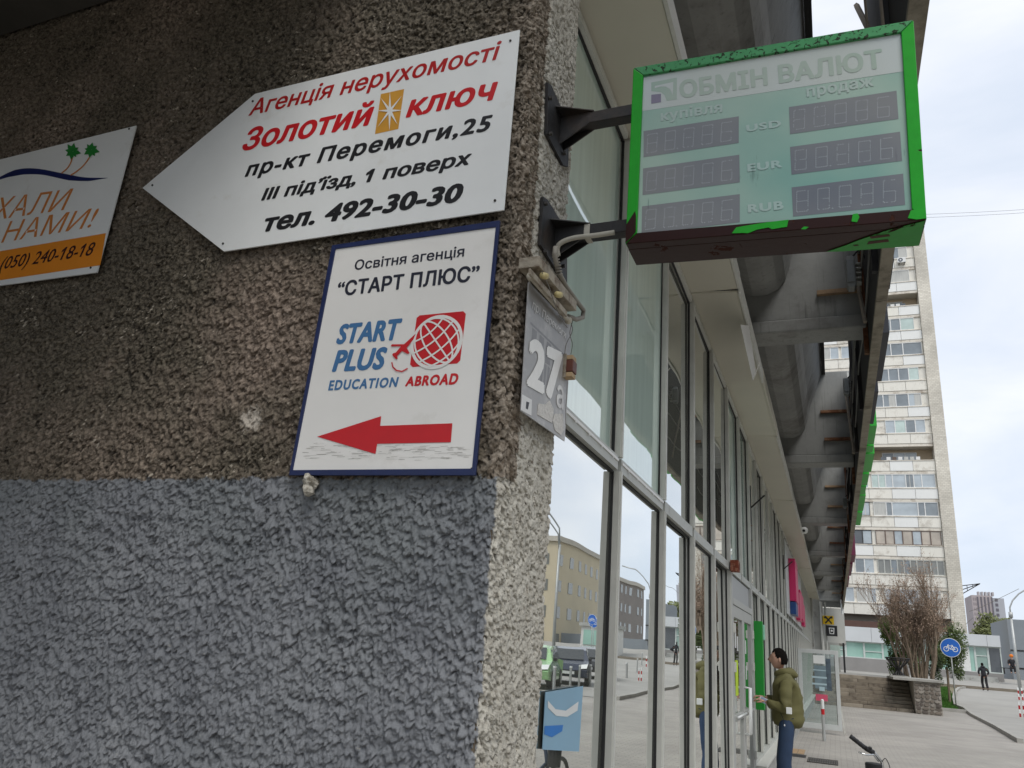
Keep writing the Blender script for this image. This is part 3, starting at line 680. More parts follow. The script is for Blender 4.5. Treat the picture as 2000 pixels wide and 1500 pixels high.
wire([Q(1108, 742, xt), Q(1107, 770, xt), Q(1105, 800, xt), Q(1105, 830, xt)], .0012, M_WIRE, tb)

# ================================================================== CURRENCY EXCHANGE LIGHT BOX
ex = thing('exchange_sign', 'faded currency exchange light box in peeling green frame on two black arms', 'sign', (-.12, 2.28, 2.9))
def peel(name, green, under, thr, sc, bumpy=.5):
    m = bpy.data.materials.new(name); m.use_nodes = True; t = m.node_tree; L = t.links; p = t.nodes['Principled BSDF']
    tc = N(t, 'ShaderNodeTexCoord'); n = N(t, 'ShaderNodeTexNoise', Scale=sc, Detail=9.0, Roughness=.62, Distortion=.6); L.new(tc.outputs['Object'], n.inputs[0])
    r = N(t, 'ShaderNodeMapRange'); r.inputs[1].default_value = thr-.008; r.inputs[2].default_value = thr+.008; L.new(n.outputs[0], r.inputs[0])
    n2 = N(t, 'ShaderNodeTexNoise', Scale=25.0, Detail=8.0, Roughness=.7); L.new(tc.outputs['Object'], n2.inputs[0])
    c1 = N(t, 'ShaderNodeMix', data_type='RGBA'); c1.inputs[6].default_value = (*[c*.82 for c in green], 1); c1.inputs[7].default_value = (*[min(1, c*1.2) for c in green], 1); L.new(n2.outputs[0], c1.inputs[0])
    c2 = N(t, 'ShaderNodeMix', data_type='RGBA'); c2.inputs[6].default_value = (*[c*.5 for c in under], 1); c2.inputs[7].default_value = (*[c*1.5 for c in under], 1); L.new(n2.outputs[0], c2.inputs[0])
    mx = N(t, 'ShaderNodeMix', data_type='RGBA'); L.new(r.outputs[0], mx.inputs[0]); L.new(c1.outputs[2], mx.inputs[6]); L.new(c2.outputs[2], mx.inputs[7]); L.new(mx.outputs[2], p.inputs['Base Color'])
    rr_ = N(t, 'ShaderNodeMapRange'); rr_.inputs[3].default_value = .32; rr_.inputs[4].default_value = .9; p.inputs['Specular IOR Level'].default_value = .15; L.new(r.outputs[0], rr_.inputs[0]); L.new(rr_.outputs[0], p.inputs['Roughness'])
    iv = N(t, 'ShaderNodeMath', operation='SUBTRACT'); iv.inputs[0].default_value = 1; L.new(r.outputs[0], iv.inputs[1])
    ad = N(t, 'ShaderNodeMath', operation='MULTIPLY_ADD'); L.new(n2.outputs[0], ad.inputs[0]); ad.inputs[1].default_value = .35; L.new(iv.outputs[0], ad.inputs[2])
    b = N(t, 'ShaderNodeBump', Strength=bumpy, Distance=.003); L.new(ad.outputs[0], b.inputs['Height']); L.new(b.outputs[0], p.inputs['Normal'])
    return m
GRN = (.018, .33, .022); RUSTY = (.024, .0065, .0045)
M_GR = peel('green_frame_paint', GRN, RUSTY, .67, 9)
M_GRT = peel('green_frame_flaking', (.075, .30, .12), (.04, .055, .036), .575, 75, 1.0)
M_GRB = peel('rusty_underside', RUSTY, (.045, .016, .010), .62, 12, .6)
M_GRU = peel('green_underside', (.035, .27, .045), RUSTY, .66, 6)
FO = [Vector((-.5535, 2.167, 3.592)), Vector((.3285, 2.186, 3.570)), Vector((.309, 2.219, 2.884)), Vector((-.571, 2.200, 2.913))]   # TL TR BR BL
eu = (FO[2]-FO[3]).normalized(); ev = (FO[0]-FO[3]).normalized(); en = eu.cross(ev).normalized()      # en points away... fixed below
if en.y > 0: en = -en
DEP = .172
def F(u, v, d=0): # bilinear on the front face, d = metres towards the viewer
    a = FO[3].lerp(FO[2], u); b = FO[0].lerp(FO[1], u); return a.lerp(b, v)+en*d
def FP(px, py, d=0): # front-plane point seen at a photograph pixel
    dr = _R.T @ np.array([(px-1000)/FPX, -(py-750)/FPX, 1.0]); dr = Vector(dr); o = Vector(CAM); p0 = FO[3]+en*d
    return o+dr*((p0-o).dot(en)/dr.dot(en))
fw, fh = .036/.88, .036/.675
# body
mb = MB(); bk_ = [F(0, 0, -DEP), F(1, 0, -DEP), F(1, 1, -DEP), F(0, 1, -DEP)]; fr_ = [F(0, 0, -.012), F(1, 0, -.012), F(1, 1, -.012), F(0, 1, -.012)]
body = MB(); body.prism([F(.004, .006, -.014), F(.996, .006, -.014), F(.996, .994, -.014), F(.004, .994, -.014)], -en*(DEP-.02)); body.build('case', M_GRB, ex, bevel=.003)
def fbar(a, b, c, d, m, name='frame_bar', t0=0.0, t1=-.045):
    mb = MB(); mb.prism([p+en*t0 for p in (a, b, c, d)], en*(t1-t0)); return mb.build(name, m, ex, bevel=.0022)
g_ = .0012
fbar(F(g_, 1), F(1-g_, 1), F(1-fw-g_, 1-fh), F(fw+g_, 1-fh), M_GRT)
fbar(F(0, 1-g_), F(fw, 1-fh-g_), F(fw, fh+g_), F(0, g_), M_GR)
fbar(F(1, 1-g_), F(1, g_), F(1-fw, fh+g_), F(1-fw, 1-fh-g_), M_GR)
fbar(F(g_, 0), F(fw+g_, fh), F(1-fw-g_, fh), F(1-g_, 0), M_GRB)
# underside and outer side sheets
def sheet4(a, b, c, d, m, name, t):
    mb = MB(); mb.prism([a, b, c, d], t); return mb.build(name, m, ex, bevel=.001)
dn = -ev
sheet4(F(0, 0, -.046), F(1, 0, -.046), F(1, 0, -DEP), F(0, 0, -DEP), M_GRB, 'underside_sheet', dn*-.004)
# remnants of green on the underside / lower bar: curled flakes
def uq(u, d, k=.0016): return F(u, 0, -d)+dn*k
def flake(pts, name='paint_flake', m=M_GRU):
    mb = MB(); mb.prism([uq(u, d) for u, d in pts], dn*.0014); return mb.build(name, m, ex)
flake([(.70, .165), (.76, .13), (.80, .10), (.88, .05), (.93, .03), (.995, .004), (.998, .168), (.86, .169), (.75, .171)])
M_BARE = mat('bare_rust_patch', (.06, .03, .018), .85, 0, .4, 40)
for pts in ([(.835, .075), (.895, .07), (.90, .085), (.84, .092)], [(.835, .11), (.895, .105), (.90, .122), (.83, .13)], [(.785, .128), (.80, .126), (.805, .134), (.79, .137)]):
    mb = MB(); mb.prism([uq(u, d, .0032) for u, d in pts], dn*.0008); mb.build('rust_patch', M_BARE, ex)
def bq(u, v, k=.0012): return F(u, v, k)
def fflake(pts, m=M_GR):
    mb = MB(); mb.prism([bq(u, v) for u, v in pts], en*.0014); return mb.build('paint_flake', m, ex)
fflake([(.385, .008), (.40, .036), (.43, .040), (.50, .048), (.575, .052), (.57, .018), (.52, .012), (.51, .022), (.47, .016), (.44, .002), (.42, .006)])
fflake([(.775, .018), (.78, .052), (.795, .054), (.80, .035), (.792, .012)])
fflake([(.945, .012), (.955, .045), (.999, .06), (.999, .004), (.97, .002)])
fflake([(.615, -.0), (.625, .012), (.64, .008), (.63, -.002)])
mb = MB(); mb.prism([F(.0, .10, .0012), F(.032, .17, .0012), F(.036, .145, .0012), F(.038, .06, .0012), F(.022, .03, .0012), F(0, .004, .0012)], en*.001); mb.build('rust_patch', M_GRB, ex)
# face panel, recessed
def face_mat(name, c1, c2, sc=1.6):
    m = bpy.data.materials.new(name); m.use_nodes = True; t = m.node_tree; L = t.links; p = t.nodes['Principled BSDF']
    tc = N(t, 'ShaderNodeTexCoord'); n = N(t, 'ShaderNodeTexNoise', Scale=sc, Detail=3.0); L.new(tc.outputs['Object'], n.inputs[0])
    r = N(t, 'ShaderNodeMapRange'); r.inputs[1].default_value = .35; r.inputs[2].default_value = .62; L.new(n.outputs[0], r.inputs[0])
    mx = N(t, 'ShaderNodeMix', data_type='RGBA'); L.new(r.outputs[0], mx.inputs[0]); mx.inputs[6].default_value = (*c1, 1); mx.inputs[7].default_value = (*c2, 1)
    mp = N(t, 'ShaderNodeMapping'); mp.inputs['Scale'].default_value = (90, 90, 5); L.new(tc.outputs['Object'], mp.inputs[0])
    n2 = N(t, 'ShaderNodeTexNoise', Scale=1.0, Detail=6.0, Roughness=.7); L.new(mp.outputs[0], n2.inputs[0])
    n3 = N(t, 'ShaderNodeTexNoise', Scale=5.0, Detail=3.0); L.new(tc.outputs['Object'], n3.inputs[0])
    ad = N(t, 'ShaderNodeMath', operation='ADD'); L.new(n2.outputs[0], ad.inputs[0]); L.new(n3.outputs[0], ad.inputs[1])
    r2 = N(t, 'ShaderNodeMapRange'); r2.inputs[1].default_value = 1.22; r2.inputs[2].default_value = 1.34; r2.inputs[4].default_value = .55; L.new(ad.outputs[0], r2.inputs[0])
    m2 = N(t, 'ShaderNodeMix', data_type='RGBA'); L.new(r2.outputs[0], m2.inputs[0]); L.new(mx.outputs[2], m2.inputs[6]); m2.inputs[7].default_value = (*[c*.35 for c in c1], 1)
    L.new(m2.outputs[2], p.inputs['Base Color']); p.inputs['Roughness'].default_value = .22; return m
M_FT = face_mat('faded_teal', (.155, .335, .285), (.33, .45, .37))
M_FW = face_mat('faded_white', (.50, .545, .56), (.47, .51, .47))
M_FLET = face_mat('faded_green_print', (.27, .40, .33), (.36, .43, .36))
M_FLW = face_mat('faded_white_print', (.30, .455, .42), (.39, .47, .42))
M_LED = face_mat('faded_led_grey', (.115, .13, .155), (.20, .205, .205))
M_DOT = mat('led_dot', (.48, .52, .53), .4)
mb = MB(); mb.prism([F(fw*.9, fh*.9, -.010), F(1-fw*.9, fh*.9, -.010), F(1-fw*.9, 1-fh*.9, -.010), F(fw*.9, 1-fh*.9, -.010)], -en*.003); mb.build('face_panel', M_FT, ex)
D0 = -.010
def fp(pts, m, name, lift=.0012):
    return MB().poly([FP(a, b, D0+lift) for a, b in pts]).build(name, m, ex)
fp([(1253, 153), (1757, 62), (1766, 139), (1254, 217)], M_FW, 'white_header', .0004)
def fr4(bl, br, tr, tl): return [FP(*p, D0) for p in (bl, br, tr, tl)]
eo = en*.0009
text('ОБМІН ВАЛЮТ', fr4((1328, 193), (1726, 133), (1722, 95), (1326, 158)), M_FLET, ex, off=eo, bold=.045)
text('купівля', fr4((1291, 237), (1411, 219), (1411, 198), (1290, 217)), M_FLW, ex, off=eo, bold=.035, space=1.05)
text('продаж', fr4((1576, 190), (1707, 168), (1705, 146), (1574, 168)), M_FLW, ex, off=eo, bold=.035, space=1.05)
text('USD', fr4((1458, 258), (1526, 248), (1525, 233), (1457, 244)), M_FLW, ex, off=eo, bold=.05, space=1.1)
text('EUR', fr4((1460, 336), (1528, 327), (1527, 311), (1459, 320)), M_FLW, ex, off=eo, bold=.05, space=1.1)
text('RUB', fr4((1461, 416), (1531, 409), (1530, 391), (1460, 399)), M_FLW, ex, off=eo, bold=.05, space=1.1)
# logo: green open square with a bent arrow and a violet-grey small square
fp([(1272, 161), (1322, 151.5), (1322, 194), (1302, 197), (1298, 186), (1291, 180), (1272, 178)], M_FLET, 'logo_mark', .0008)
fp([(1279, 168), (1315, 160), (1314, 186), (1309, 174), (1300, 169), (1290, 169), (1279, 172)], M_FW, 'logo_arrow', .0012)
fp([(1272, 185), (1291, 183), (1291, 199.5), (1272, 202.5)], mat('faded_violet', (.19, .17, .24), .4), 'logo_square', .0012)
# six LED windows
LW = [[(1257, 256), (1443, 227), (1443, 279), (1257, 307)], [(1256, 329), (1444, 302), (1445, 356), (1255, 381)], [(1254, 403), (1445, 379), (1445, 434), (1253, 457)],
      [(1541, 209), (1751, 177), (1755, 232), (1543, 262)], [(1543, 287), (1758, 257), (1762, 314), (1546, 341)], [(1546, 366), (1764, 339), (1768, 400), (1549, 423)]]
SEG = {'a': ((0, 1), (1, 1)), 'b': ((1, 1), (1, .5)), 'c': ((1, .5), (1, 0)), 'd': ((0, 0), (1, 0)), 'e': ((0, 0), (0, .5)), 'f': ((0, .5), (0, 1)), 'g': ((0, .5), (1, .5))}
for q_ in LW:
    wdw = fp(q_, M_LED, 'led_window', .0006)
    dm = MB(); c = [FP(a, b, D0+.0011) for a, b in q_]
    def lw(u, v): return c[3].lerp(c[2], u).lerp(c[0].lerp(c[1], u), v)
    for dgt in range(5):
        u0 = .035+dgt*.195; segs = 'abcdefg' if dgt != 4 else 'adefgc'
        for sname in segs:
            (xa, ya), (xb, yb) = SEG[sname]
            for k in range(5):
                t_ = (k+.5)/5; x_ = u0+.105*(xa+(xb-xa)*t_)+.012*(ya+(yb-ya)*t_); y_ = .14+.70*(ya+(yb-ya)*t_)
                p_ = lw(x_, y_); r_ = .0015
                if random.random() < .1: continue
                dm.add([p_+eu*r_*math.cos(h_)+ev*r_*math.sin(h_) for h_ in (0, 1.26, 2.51, 3.77, 5.03)], [(0, 1, 2, 3, 4)])
        if dgt in (1,):
            p_ = lw(u0+.135, .13); dm.add([p_+eu*.0022, p_+ev*.003, p_-eu*.0022], [(0, 1, 2)])
    o = dm.build('led_dots', M_DOT, wdw); tag(o, kind='stuff')
# arms, gussets, wall plates
def armset(py_plate, plate_pts, zc, yc, xe):
    x0 = XC+.018
    xplate(plate_pts, M_DARKSTEEL, ex, 'wall_plate', x=XC+.020, th=.012, bevel=.001)
    mb = MB(); mb.box(x0+.002, xe, yc-.024, yc+.024, zc-.024, zc+.024); mb.build('arm', M_DARKSTEEL, ex, bevel=.003)
    mb = MB()
    mb.prism([(x0, yc-.026, zc+.024), (x0+.12, yc-.026, zc+.022), (x0+.12, yc-.026, zc-.022), (x0, yc-.026, zc-.095)], (0, .006, 0))
    mb.prism([(x0, yc+.020, zc+.024), (x0+.12, yc+.020, zc+.022), (x0+.12, yc+.020, zc-.022), (x0, yc+.020, zc-.095)], (0, .006, 0))
    mb.prism([(x0, yc-.09, zc+.028), (x0+.13, yc-.026, zc+.028), (x0+.13, yc+.026, zc+.028), (x0, yc+.09, zc+.028)], (0, 0, -.005))
    mb.build('gusset', M_DARKSTEEL, ex, bevel=.001)
za = at(1180, 232, 1, 2.29).z; zb_ = at(1180, 452, 1, 2.31).z
armset(0, [(1071, 160), (1078, 168), (1112, 245), (1110, 326), (1100, 322), (1069, 262)], za, 2.29, -.53)
armset(0, [(1062, 384), (1070, 390), (1108, 452), (1108, 556), (1098, 545), (1056, 478)], zb_, 2.31, -.55)
for q_ in ((1073, 192), (1073, 262), (1100, 300), (1064, 398), (1063, 492), (1098, 520)):
    c = Q(*q_, XC+.022); mb = MB(); mb.tube([c, c+Vector((.012, 0, 0))], .008, 6); mb.build('bolt', M_SCREW, ex)
mb = MB(); x_ = -.745; mb.box(x_, x_+.022, 2.31-.027, 2.31+.027, zb_-.027, zb_+.027); mb.build('tape_wrap', mat('grey_tape', (.42, .40, .34), .6, 0, .1, 30), ex, bevel=.003)
wire([(-.63, 2.275, zb_-.03), (-.70, 2.272, zb_-.034), (-.78, 2.27, zb_-.035), (-.83, 2.27, zb_-.055), (-.835, 2.285, zb_-.09)], .009, mat('conduit_light', (.40, .38, .32), .6, 0, .1, 30), ex, 8, 'cable_sleeve')

# ================================================================== GLAZED SHOP BUILDING
XG = -1.05; BAY = 1.22; Y0 = 2.74; NB = 32; ZT = 2.585; ZH = 4.66; ZS = .35
sb = thing('glazed_shop', 'long glazed shop front in grey aluminium frames running away beside the pillar', 'building', (XG, 20, 0))
GM = [glass_mat('glass_mint_film', (.74, .90, .79), .97, (.5, .6, .55), base=.24, gain=.8),
      glass_mat('glass_clear', (.52, .52, .43), .62, (.45, .50, .46), base=.48, gain=.8),
      glass_mat('glass_lower', (.40, .40, .335), .60, (.5, .55, .5), base=.64, gain=.8),
      glass_mat('glass_far', (.50, .52, .45), .8, (.5, .55, .5), base=.30, gain=.7)]
yb = [Y0+BAY*k for k in range(NB+1)]
mul_me = None
def mullion_mesh(z0, z1):
    mb = MB(); mb.box(-.015, .035, -.020, .028, z0, z1, 0); mb.box(-.012, .003, -.030, -.0205, z0, z1, 1); mb.box(-.12, -.0155, -.024, .024, z0, z1, 0)
    mb.box(.0352, .042, -.006, .018, z0, z1, 0)
    me = bpy.data.meshes.new('mullion'); me.from_pydata(mb.v, [], mb.f); me.materials.append(M_ALU_LT); me.materials.append(M_BLACK); me.polygons.foreach_set('material_index', mb.m); return me
MU, ML, MF = mullion_mesh(ZT+.04, ZH-.03), mullion_mesh(ZS+.06, ZT-.04), None
def piece(name, me, loc, parent, rot=None):
    o = bpy.data.objects.new(name, me); COL.objects.link(o); o.parent = parent; o.matrix_parent_inverse = parent_inv(parent); o.location = loc
    if rot: o.rotation_euler = rot
    return o
DOOR = (8.84, 11.28)
for k in range(NB+1):
    piece('mullion', MU, (XG, yb[k], 0), sb)
    if not (DOOR[0]+.2 < yb[k] < DOOR[1]-.2): piece('mullion', ML, (XG, yb[k], 0), sb)
def pane_mesh(y0, y1, z0, z1, m):
    mb = MB().box(-.006, 0, y0, y1, z0, z1); me = bpy.data.meshes.new('window_pane'); me.from_pydata(mb.v, [], mb.f); me.materials.append(m); return me
pu = [pane_mesh(.029, BAY-.0305, ZT+.042, ZH-.032, m) for m in GM]; pl2 = [pane_mesh(.029, BAY-.0305, ZS+.056, ZT-.042, m) for m in GM]
upk = [0, 0, 1, 1, 1, 0, 0]; rr = random.Random(8)
for k in range(NB):
    tilt = (0, rr.gauss(0, .0035), rr.gauss(0, .0045))
    mi = upk[k] if k < 7 else 3
    piece('window_pane', pu[mi], (XG-.012, yb[k], 0), sb, tilt)
    if not (DOOR[0]-.1 <= yb[k] < DOOR[1]-.1): piece('window_pane', pl2[2 if k < 5 else 3], (XG-.012, yb[k], 0), sb, (0, rr.gauss(0, .003), rr.gauss(0, .0035)))
YEND = yb[NB]
# rails, one length per bay
tr_ = MB(); tr_.box(-.02, .030, .0285, BAY-.043, ZT-.038, ZT+.038, 0); tr_.box(-.012, .004, .0285, BAY-.043, ZT-.050, ZT-.0385, 1)
tme = bpy.data.meshes.new('transom'); tme.from_pydata(tr_.v, [], tr_.f); tme.materials.append(M_ALU); tme.materials.append(M_BLACK); tme.polygons.foreach_set('material_index', tr_.m)
hd = MB(); hd.box(-.02, .028, .0285, BAY-.043, ZH-.03, ZH+.018, 0); hd.box(-.012, .004, .0285, BAY-.043, ZH-.042, ZH-.0305, 1)
hme = bpy.data.meshes.new('head_rail'); hme.from_pydata(hd.v, [], hd.f); hme.materials.append(M_ALU_LT); hme.materials.append(M_BLACK); hme.polygons.foreach_set('material_index', hd.m)
bs = MB(); bs.box(-.02, .030, .0285, BAY-.043, ZS+.005, ZS+.055); bme = bpy.data.meshes.new('base_rail'); bme.from_pydata(bs.v, [], bs.f); bme.materials.append(M_ALU)
for k in range(NB):
    piece('transom', tme, (XG, yb[k], 0), sb); piece('head_rail', hme, (XG, yb[k], 0), sb)
    if not (DOOR[0]-.1 <= yb[k] < DOOR[1]-.1): piece('base_rail', bme, (XG, yb[k], 0), sb)
# exposed clip rail in the first two bays
for k in (0, 1):
    mb = MB(); mb.box(XG+.0305, XG+.036, yb[k]+.04, yb[k+1]-.05, ZT+.006, ZT+.02)
    for j in range(5): mb.box(XG+.0365, XG+.040, yb[k]+.16+j*.22, yb[k]+.175+j*.22, ZT-.004, ZT+.004)
    tag(mb.build('clip_rail', M_WHITE2, sb))
# plinth, sill
box('plinth', (XG-.35, -.93, Y0-.3, DOOR[0]-.05, 0, ZS-.03), M_CONC_L, sb, .01); box('plinth', (XG-.35, -.93, DOOR[1]+.05, YEND, 0, ZS-.03), M_CONC_L, sb, .01)
for a, b in ((Y0-.3, DOOR[0]-.06), (DOOR[1]+.06, YEND)):
    n = int((b-a)/2.4)+1
    for i in range(n): box('window_sill', (XG-.05, -.885, a+(b-a)*i/n+.004, a+(b-a)*(i+1)/n-.004, ZS-.029, ZS+.004), M_ALU_LT, sb, .003)
box('door_step', (XG-.4, -.80, DOOR[0], DOOR[1], 0.001, .14), M_CONC_L, sb, .01)
# sloping-looking soffit boards and edge strip
ys_ = [2.3, 6.3]+[6.3+2.44*k for k in range(1, 15)]; ys_.append(YEND+.6)
rr = random.Random(2)
for i in range(len(ys_)-1):
    a, b = ys_[i]+.006, ys_[i+1]-.006; dz = rr.uniform(-.006, .006); dz2 = rr.uniform(-.02, .01)
    mb = MB(); z0 = ZH+.035; z1 = ZH+.02+dz2
    mb.prism([(XG-.03, a, z0+dz), (-.625, a, z1+dz), (-.625, b, z1-dz*.5), (XG-.03, b, z0-dz*.5)], (0, 0, .02)); mb.build('soffit_panel', M_SOFFIT, sb, bevel=.002)
    mb = MB(); mb.box(-.622, -.600, a, b, z1-.012+dz, z1+.15); mb.build('soffit_edge', M_ALU_LT if i % 5 != 2 else M_SOFFIT, sb, bevel=.002)
mb = MB(); p_ = Q(1447, 632, -.598); mb.prism([at(1446, 634, 0, -.597), at(1462, 636, 0, -.597), at(1477, 730, 0, -.597), at(1470, 742, 0, -.597)], (.002, 0, 0)); mb.build('loose_trim', M_WHITE2, sb)
mb = MB(); mb.tube([at(1470, 742, 0, -.595), at(1484, 708, 0, -.585)], .006, 5); mb.build('bent_trim', M_ALU_LT, sb)
# upper wall above the soffit back to the roof
box('upper_wall', (XG-.4, XG-.04, 2.45, YEND+2, ZH+.07, 7.3), M_CONC, sb)
# interior
M_INT = mat('interior_wall', (.33, .33, .29), .9); M_INF = mat('interior_floor', (.22, .21, .185), .5)
box('interior_floor', (-8.9, XG-.36, 2.46, YEND, .0, .05), M_INF, sb); box('interior_back', (-9.1, -8.9, 2.46, YEND, 0, 5), M_INT, sb)
box('interior_ceiling', (-8.9, XG-.05, 2.46, YEND, 4.70, 4.75), M_INT, sb); box('interior_end', (-8.9, XG-.1, YEND, YEND+.2, 0, 4.7), M_INT, sb)
for k in range(6): box('interior_column', (-3.2, -2.8, 5+k*6.9, 5.4+k*6.9, .05, 4.69), M_INT, sb)
# roller blinds inside some bays (solid white end bars seen beyond)
box('end_wall', (-2.2, -.92, YEND+.05, YEND+1.2, 0, 4.7), M_CONC_L, sb)
# ---------------- the glazed double door with its panel above
M_DFR = mat('door_frame_grey', (.47, .475, .45), .45, 0, .06, 10)
XD = XG+.012; zt = 2.20
box('door_jamb', (XG-.03, XG+.045, DOOR[0]+.03, DOOR[0]+.12, .14, ZT-.04), M_DFR, sb, .003); box('door_jamb', (XG-.03, XG+.045, DOOR[1]-.14, DOOR[1]-.045, .14, ZT-.04), M_DFR, sb, .003)
box('door_head', (XG-.03, XG+.05, DOOR[0]+.121, DOOR[1]-.141, zt, zt+.07), M_DFR, sb, .003)
box('panel_above_door', (XG-.01, XG+.008, DOOR[0]+.121, DOOR[1]-.141, zt+.071, ZT-.054), mat('grey_infill_panel', (.42, .43, .43), .5, 0, .05), sb)
ymid = (DOOR[0]+DOOR[1])/2
for (a, b, hs) in ((DOOR[0]+.125, ymid-.003, 1), (ymid+.003, DOOR[1]-.145, -1)):
    dr = MB(); dr.box(XD-.02, XD+.028, a, a+.11, .15, zt-.004); dr.box(XD-.02, XD+.028, b-.11, b, .15, zt-.004); dr.box(XD-.02, XD+.028, a+.11, b-.11, .15, .33); dr.box(XD-.02, XD+.028, a+.11, b-.11, zt-.13, zt-.004); dr.box(XD-.02, XD+.028, a+.11, b-.11, 1.0, 1.06)
    door = dr.build('door', M_DFR, sb, bevel=.003)
    box('door_glass', (XD-.004, XD+.004, a+.111, b-.111, .331, .999), GM[1], door); box('door_glass', (XD-.004, XD+.004, a+.111, b-.111, 1.061, zt-.131), GM[1], door)
    yh = b-.06 if hs == 1 else a+.06
    mb = MB(); mb.tube([(XD+.03, yh, 1.32), (XD+.09, yh, 1.32), (XD+.09, yh, .82), (XD+.03, yh, .82)], .014, 8); mb.build('door_handle', M_WHITE, door, smooth=True)
    mb = MB(); mb.tube([(XD+.055, a+.12, 1.05), (XD+.055, b-.12, 1.05)], .012, 8); mb.build('push_bar', M_WHITE, door, smooth=True)
    yj = a+.02 if hs == 1 else b-.02
    for zz_ in (.5, 1.55, 1.95): mb = MB(); mb.box(XD+.029, XD+.055, yj-.03, yj+.03, zz_-.05, zz_+.05); mb.build('hinge', M_ALU_LT, door, bevel=.004)
MB().box(XD+.0045, XD+.0055, 9.35, 9.62, 1.25, 1.62).build('yellow_sticker', mat('sticker_lime', (.55, .75, .02), .5), sb)
for i, (y_, z_) in enumerate(((9.35, 1.75), (9.55, 1.72), (10.45, 1.7), (10.5, 1.4))): MB().box(XD+.0045, XD+.0055, y_, y_+.12, z_, z_+.16).build('door_notice', M_WHITE, sb)
# poster behind the first lower pane
po = thing('blue_poster', 'pale blue poster with white arc on the first lower pane', 'poster', (-1.3, 3.6, 1.0))
def G(px, py, x=XG+.004): return at(px, py, 0, x)
mb = MB(); mb.prism([G(1066, 1352), (G(1139, 1340).x, G(1139, 1340).y, G(1139, 1340).z), G(1131, 1468), G(1060, 1464)], (-.003, 0, 0)); mb.build('sheet', mat('poster_blue', (.27, .46, .60), .5, 0, .05), po)
mb = MB(); pts = [(1070, 1368), (1085, 1385), (1105, 1388), (1130, 1370), (1128, 1388), (1108, 1400), (1086, 1398), (1070, 1382)]
mb.poly([G(a, b, XG+.0055) for a, b in pts]); mb.build('white_arc', M_WHITE, po)
mb = MB(); mb.poly([G(a, b, XG+.0055) for a, b in ((1064, 1418), (1100, 1416), (1098, 1428), (1078, 1440), (1063, 1434))]); mb.build('blue_blot', mat('poster_strong_blue', (.02, .2, .6), .5), po)

# rusty junction box on the transom
jb = thing('rusty_box', 'small rust red junction box on the transom at the door corner', 'junction box', (XG+.1, 8.84, ZT))
mb = MB(); mb.box(XG+.043, XG+.13, 8.77, 8.92, ZT-.055, ZT+.065); mb.build('box_body', mat('rust_red', (.20, .045, .02), .8, 0, .5, 30, .4, 60, dirt=(.5, .3, .2), dscale=22, dthr=.58), jb, bevel=.004)
mb = MB(); mb.box(XG+.131, XG+.136, 8.80, 8.89, ZT-.03, ZT+.04); mb.build('box_lid', mat('rust_red2', (.13, .03, .015), .8), jb)
# two top-hung openers standing ajar on the upper panes
for (px, py, y_, lab) in ((1460, 985, 11.37, 'dark window opener sticking out of an upper pane, nearer one above the green kiosk'), (1527, 1110, 19.34, 'dark window opener sticking out of an upper pane, farther one near the pink sign')):
    op = thing('window_opener', lab, 'window opener', (XG, y_, 3.7), 'openers on the upper panes')
    mb = MB(); mb.box(XG+.03, XG+.05, y_-.02, y_+.02, 3.45, 4.0); mb.build('rail', M_DARKSTEEL, op)
    mb = MB(); mb.tube([(XG+.04, y_, 3.68), (XG+.24, y_-.02, 3.86)], .012, 6); mb.build('stay', M_DARKSTEEL, op)
# dome camera under the soffit edge
dc = thing('security_camera', 'small white round security camera on the edge of the soffit', 'camera', (-.58, 20.2, 4.7))
mb = MB(); mb.ball((-.54, 20.15, 4.71), .085, .085, .085, 12, 8); mb.build('camera_body', M_WHITE, dc, smooth=True)
mb = MB(); mb.ball((-.55, 20.06, 4.69), .035, .03, .035, 10, 6); mb.build('camera_lens', M_INK, dc, smooth=True)
mb = MB(); mb.tube([(-.59, 20.2, 4.76), (-.54, 20.16, 4.74)], .02, 6); mb.build('camera_bracket', M_WHITE, dc)

# ================================================================== CONCRETE CANOPY
cp = thing('concrete_canopy', 'heavy grey concrete canopy with deep cross beams and rounded vault over the pavement', 'canopy', (-.2, 20, 5.2))
XF = .52; ZB = 5.2
ybm = [1.35, 8.6, 15.1, 22.1, 29.1, 35.7, 42.8, 50.3]
for i, y in enumerate(ybm):
    th = .42
    if i == 0: continue
    mb = MB(); mb.box(-1.0, XF-.03, y+.06, y+th-.1, ZB+.16, 7.02); mb.box(-1.0, XF-.01, y, y+th, ZB, ZB+.159)
    mb.build('cross_beam', M_CONC, cp, bevel=.02)
    for (z_, x0) in ((5.66, .02), (5.95+.25*(i > 1), -.02)):
        if i == 1 and z_ > 5.7: continue
        mb = MB(); mb.box(x0, XF-.032, y+.0, y+.058, z_-.025, z_+.025); mb.build('embedded_batten', M_RUST if i % 2 == 0 else M_WOOD, cp)
prof = [(-1.05, 6.3), (-.98, 5.9), (-.85, 5.76), (-.68, 5.70), (-.52, 5.70), (-.40, 5.76), (-.31, 5.88), (-.26, 6.05), (-.22, 6.25), (.035, 7.0), (.035, 7.3), (-1.05, 7.3)]
for i in range(len(ybm)-1):
    a = ybm[i]+(.42 if i else 0)-.1; b = ybm[i+1]+.06
    mb = MB(); mb.prism([(x, a, z) for x, z in prof], (0, b-a, 0)); mb.build('vault_shell', M_CONC, cp, smooth=False, bevel=.02)
    mb = MB(); mb.box(.037, .10, a, b-.002, 6.96, 7.28); mb.build('slab_edge', mat('black_edge', (.03, .03, .03), .8), cp)
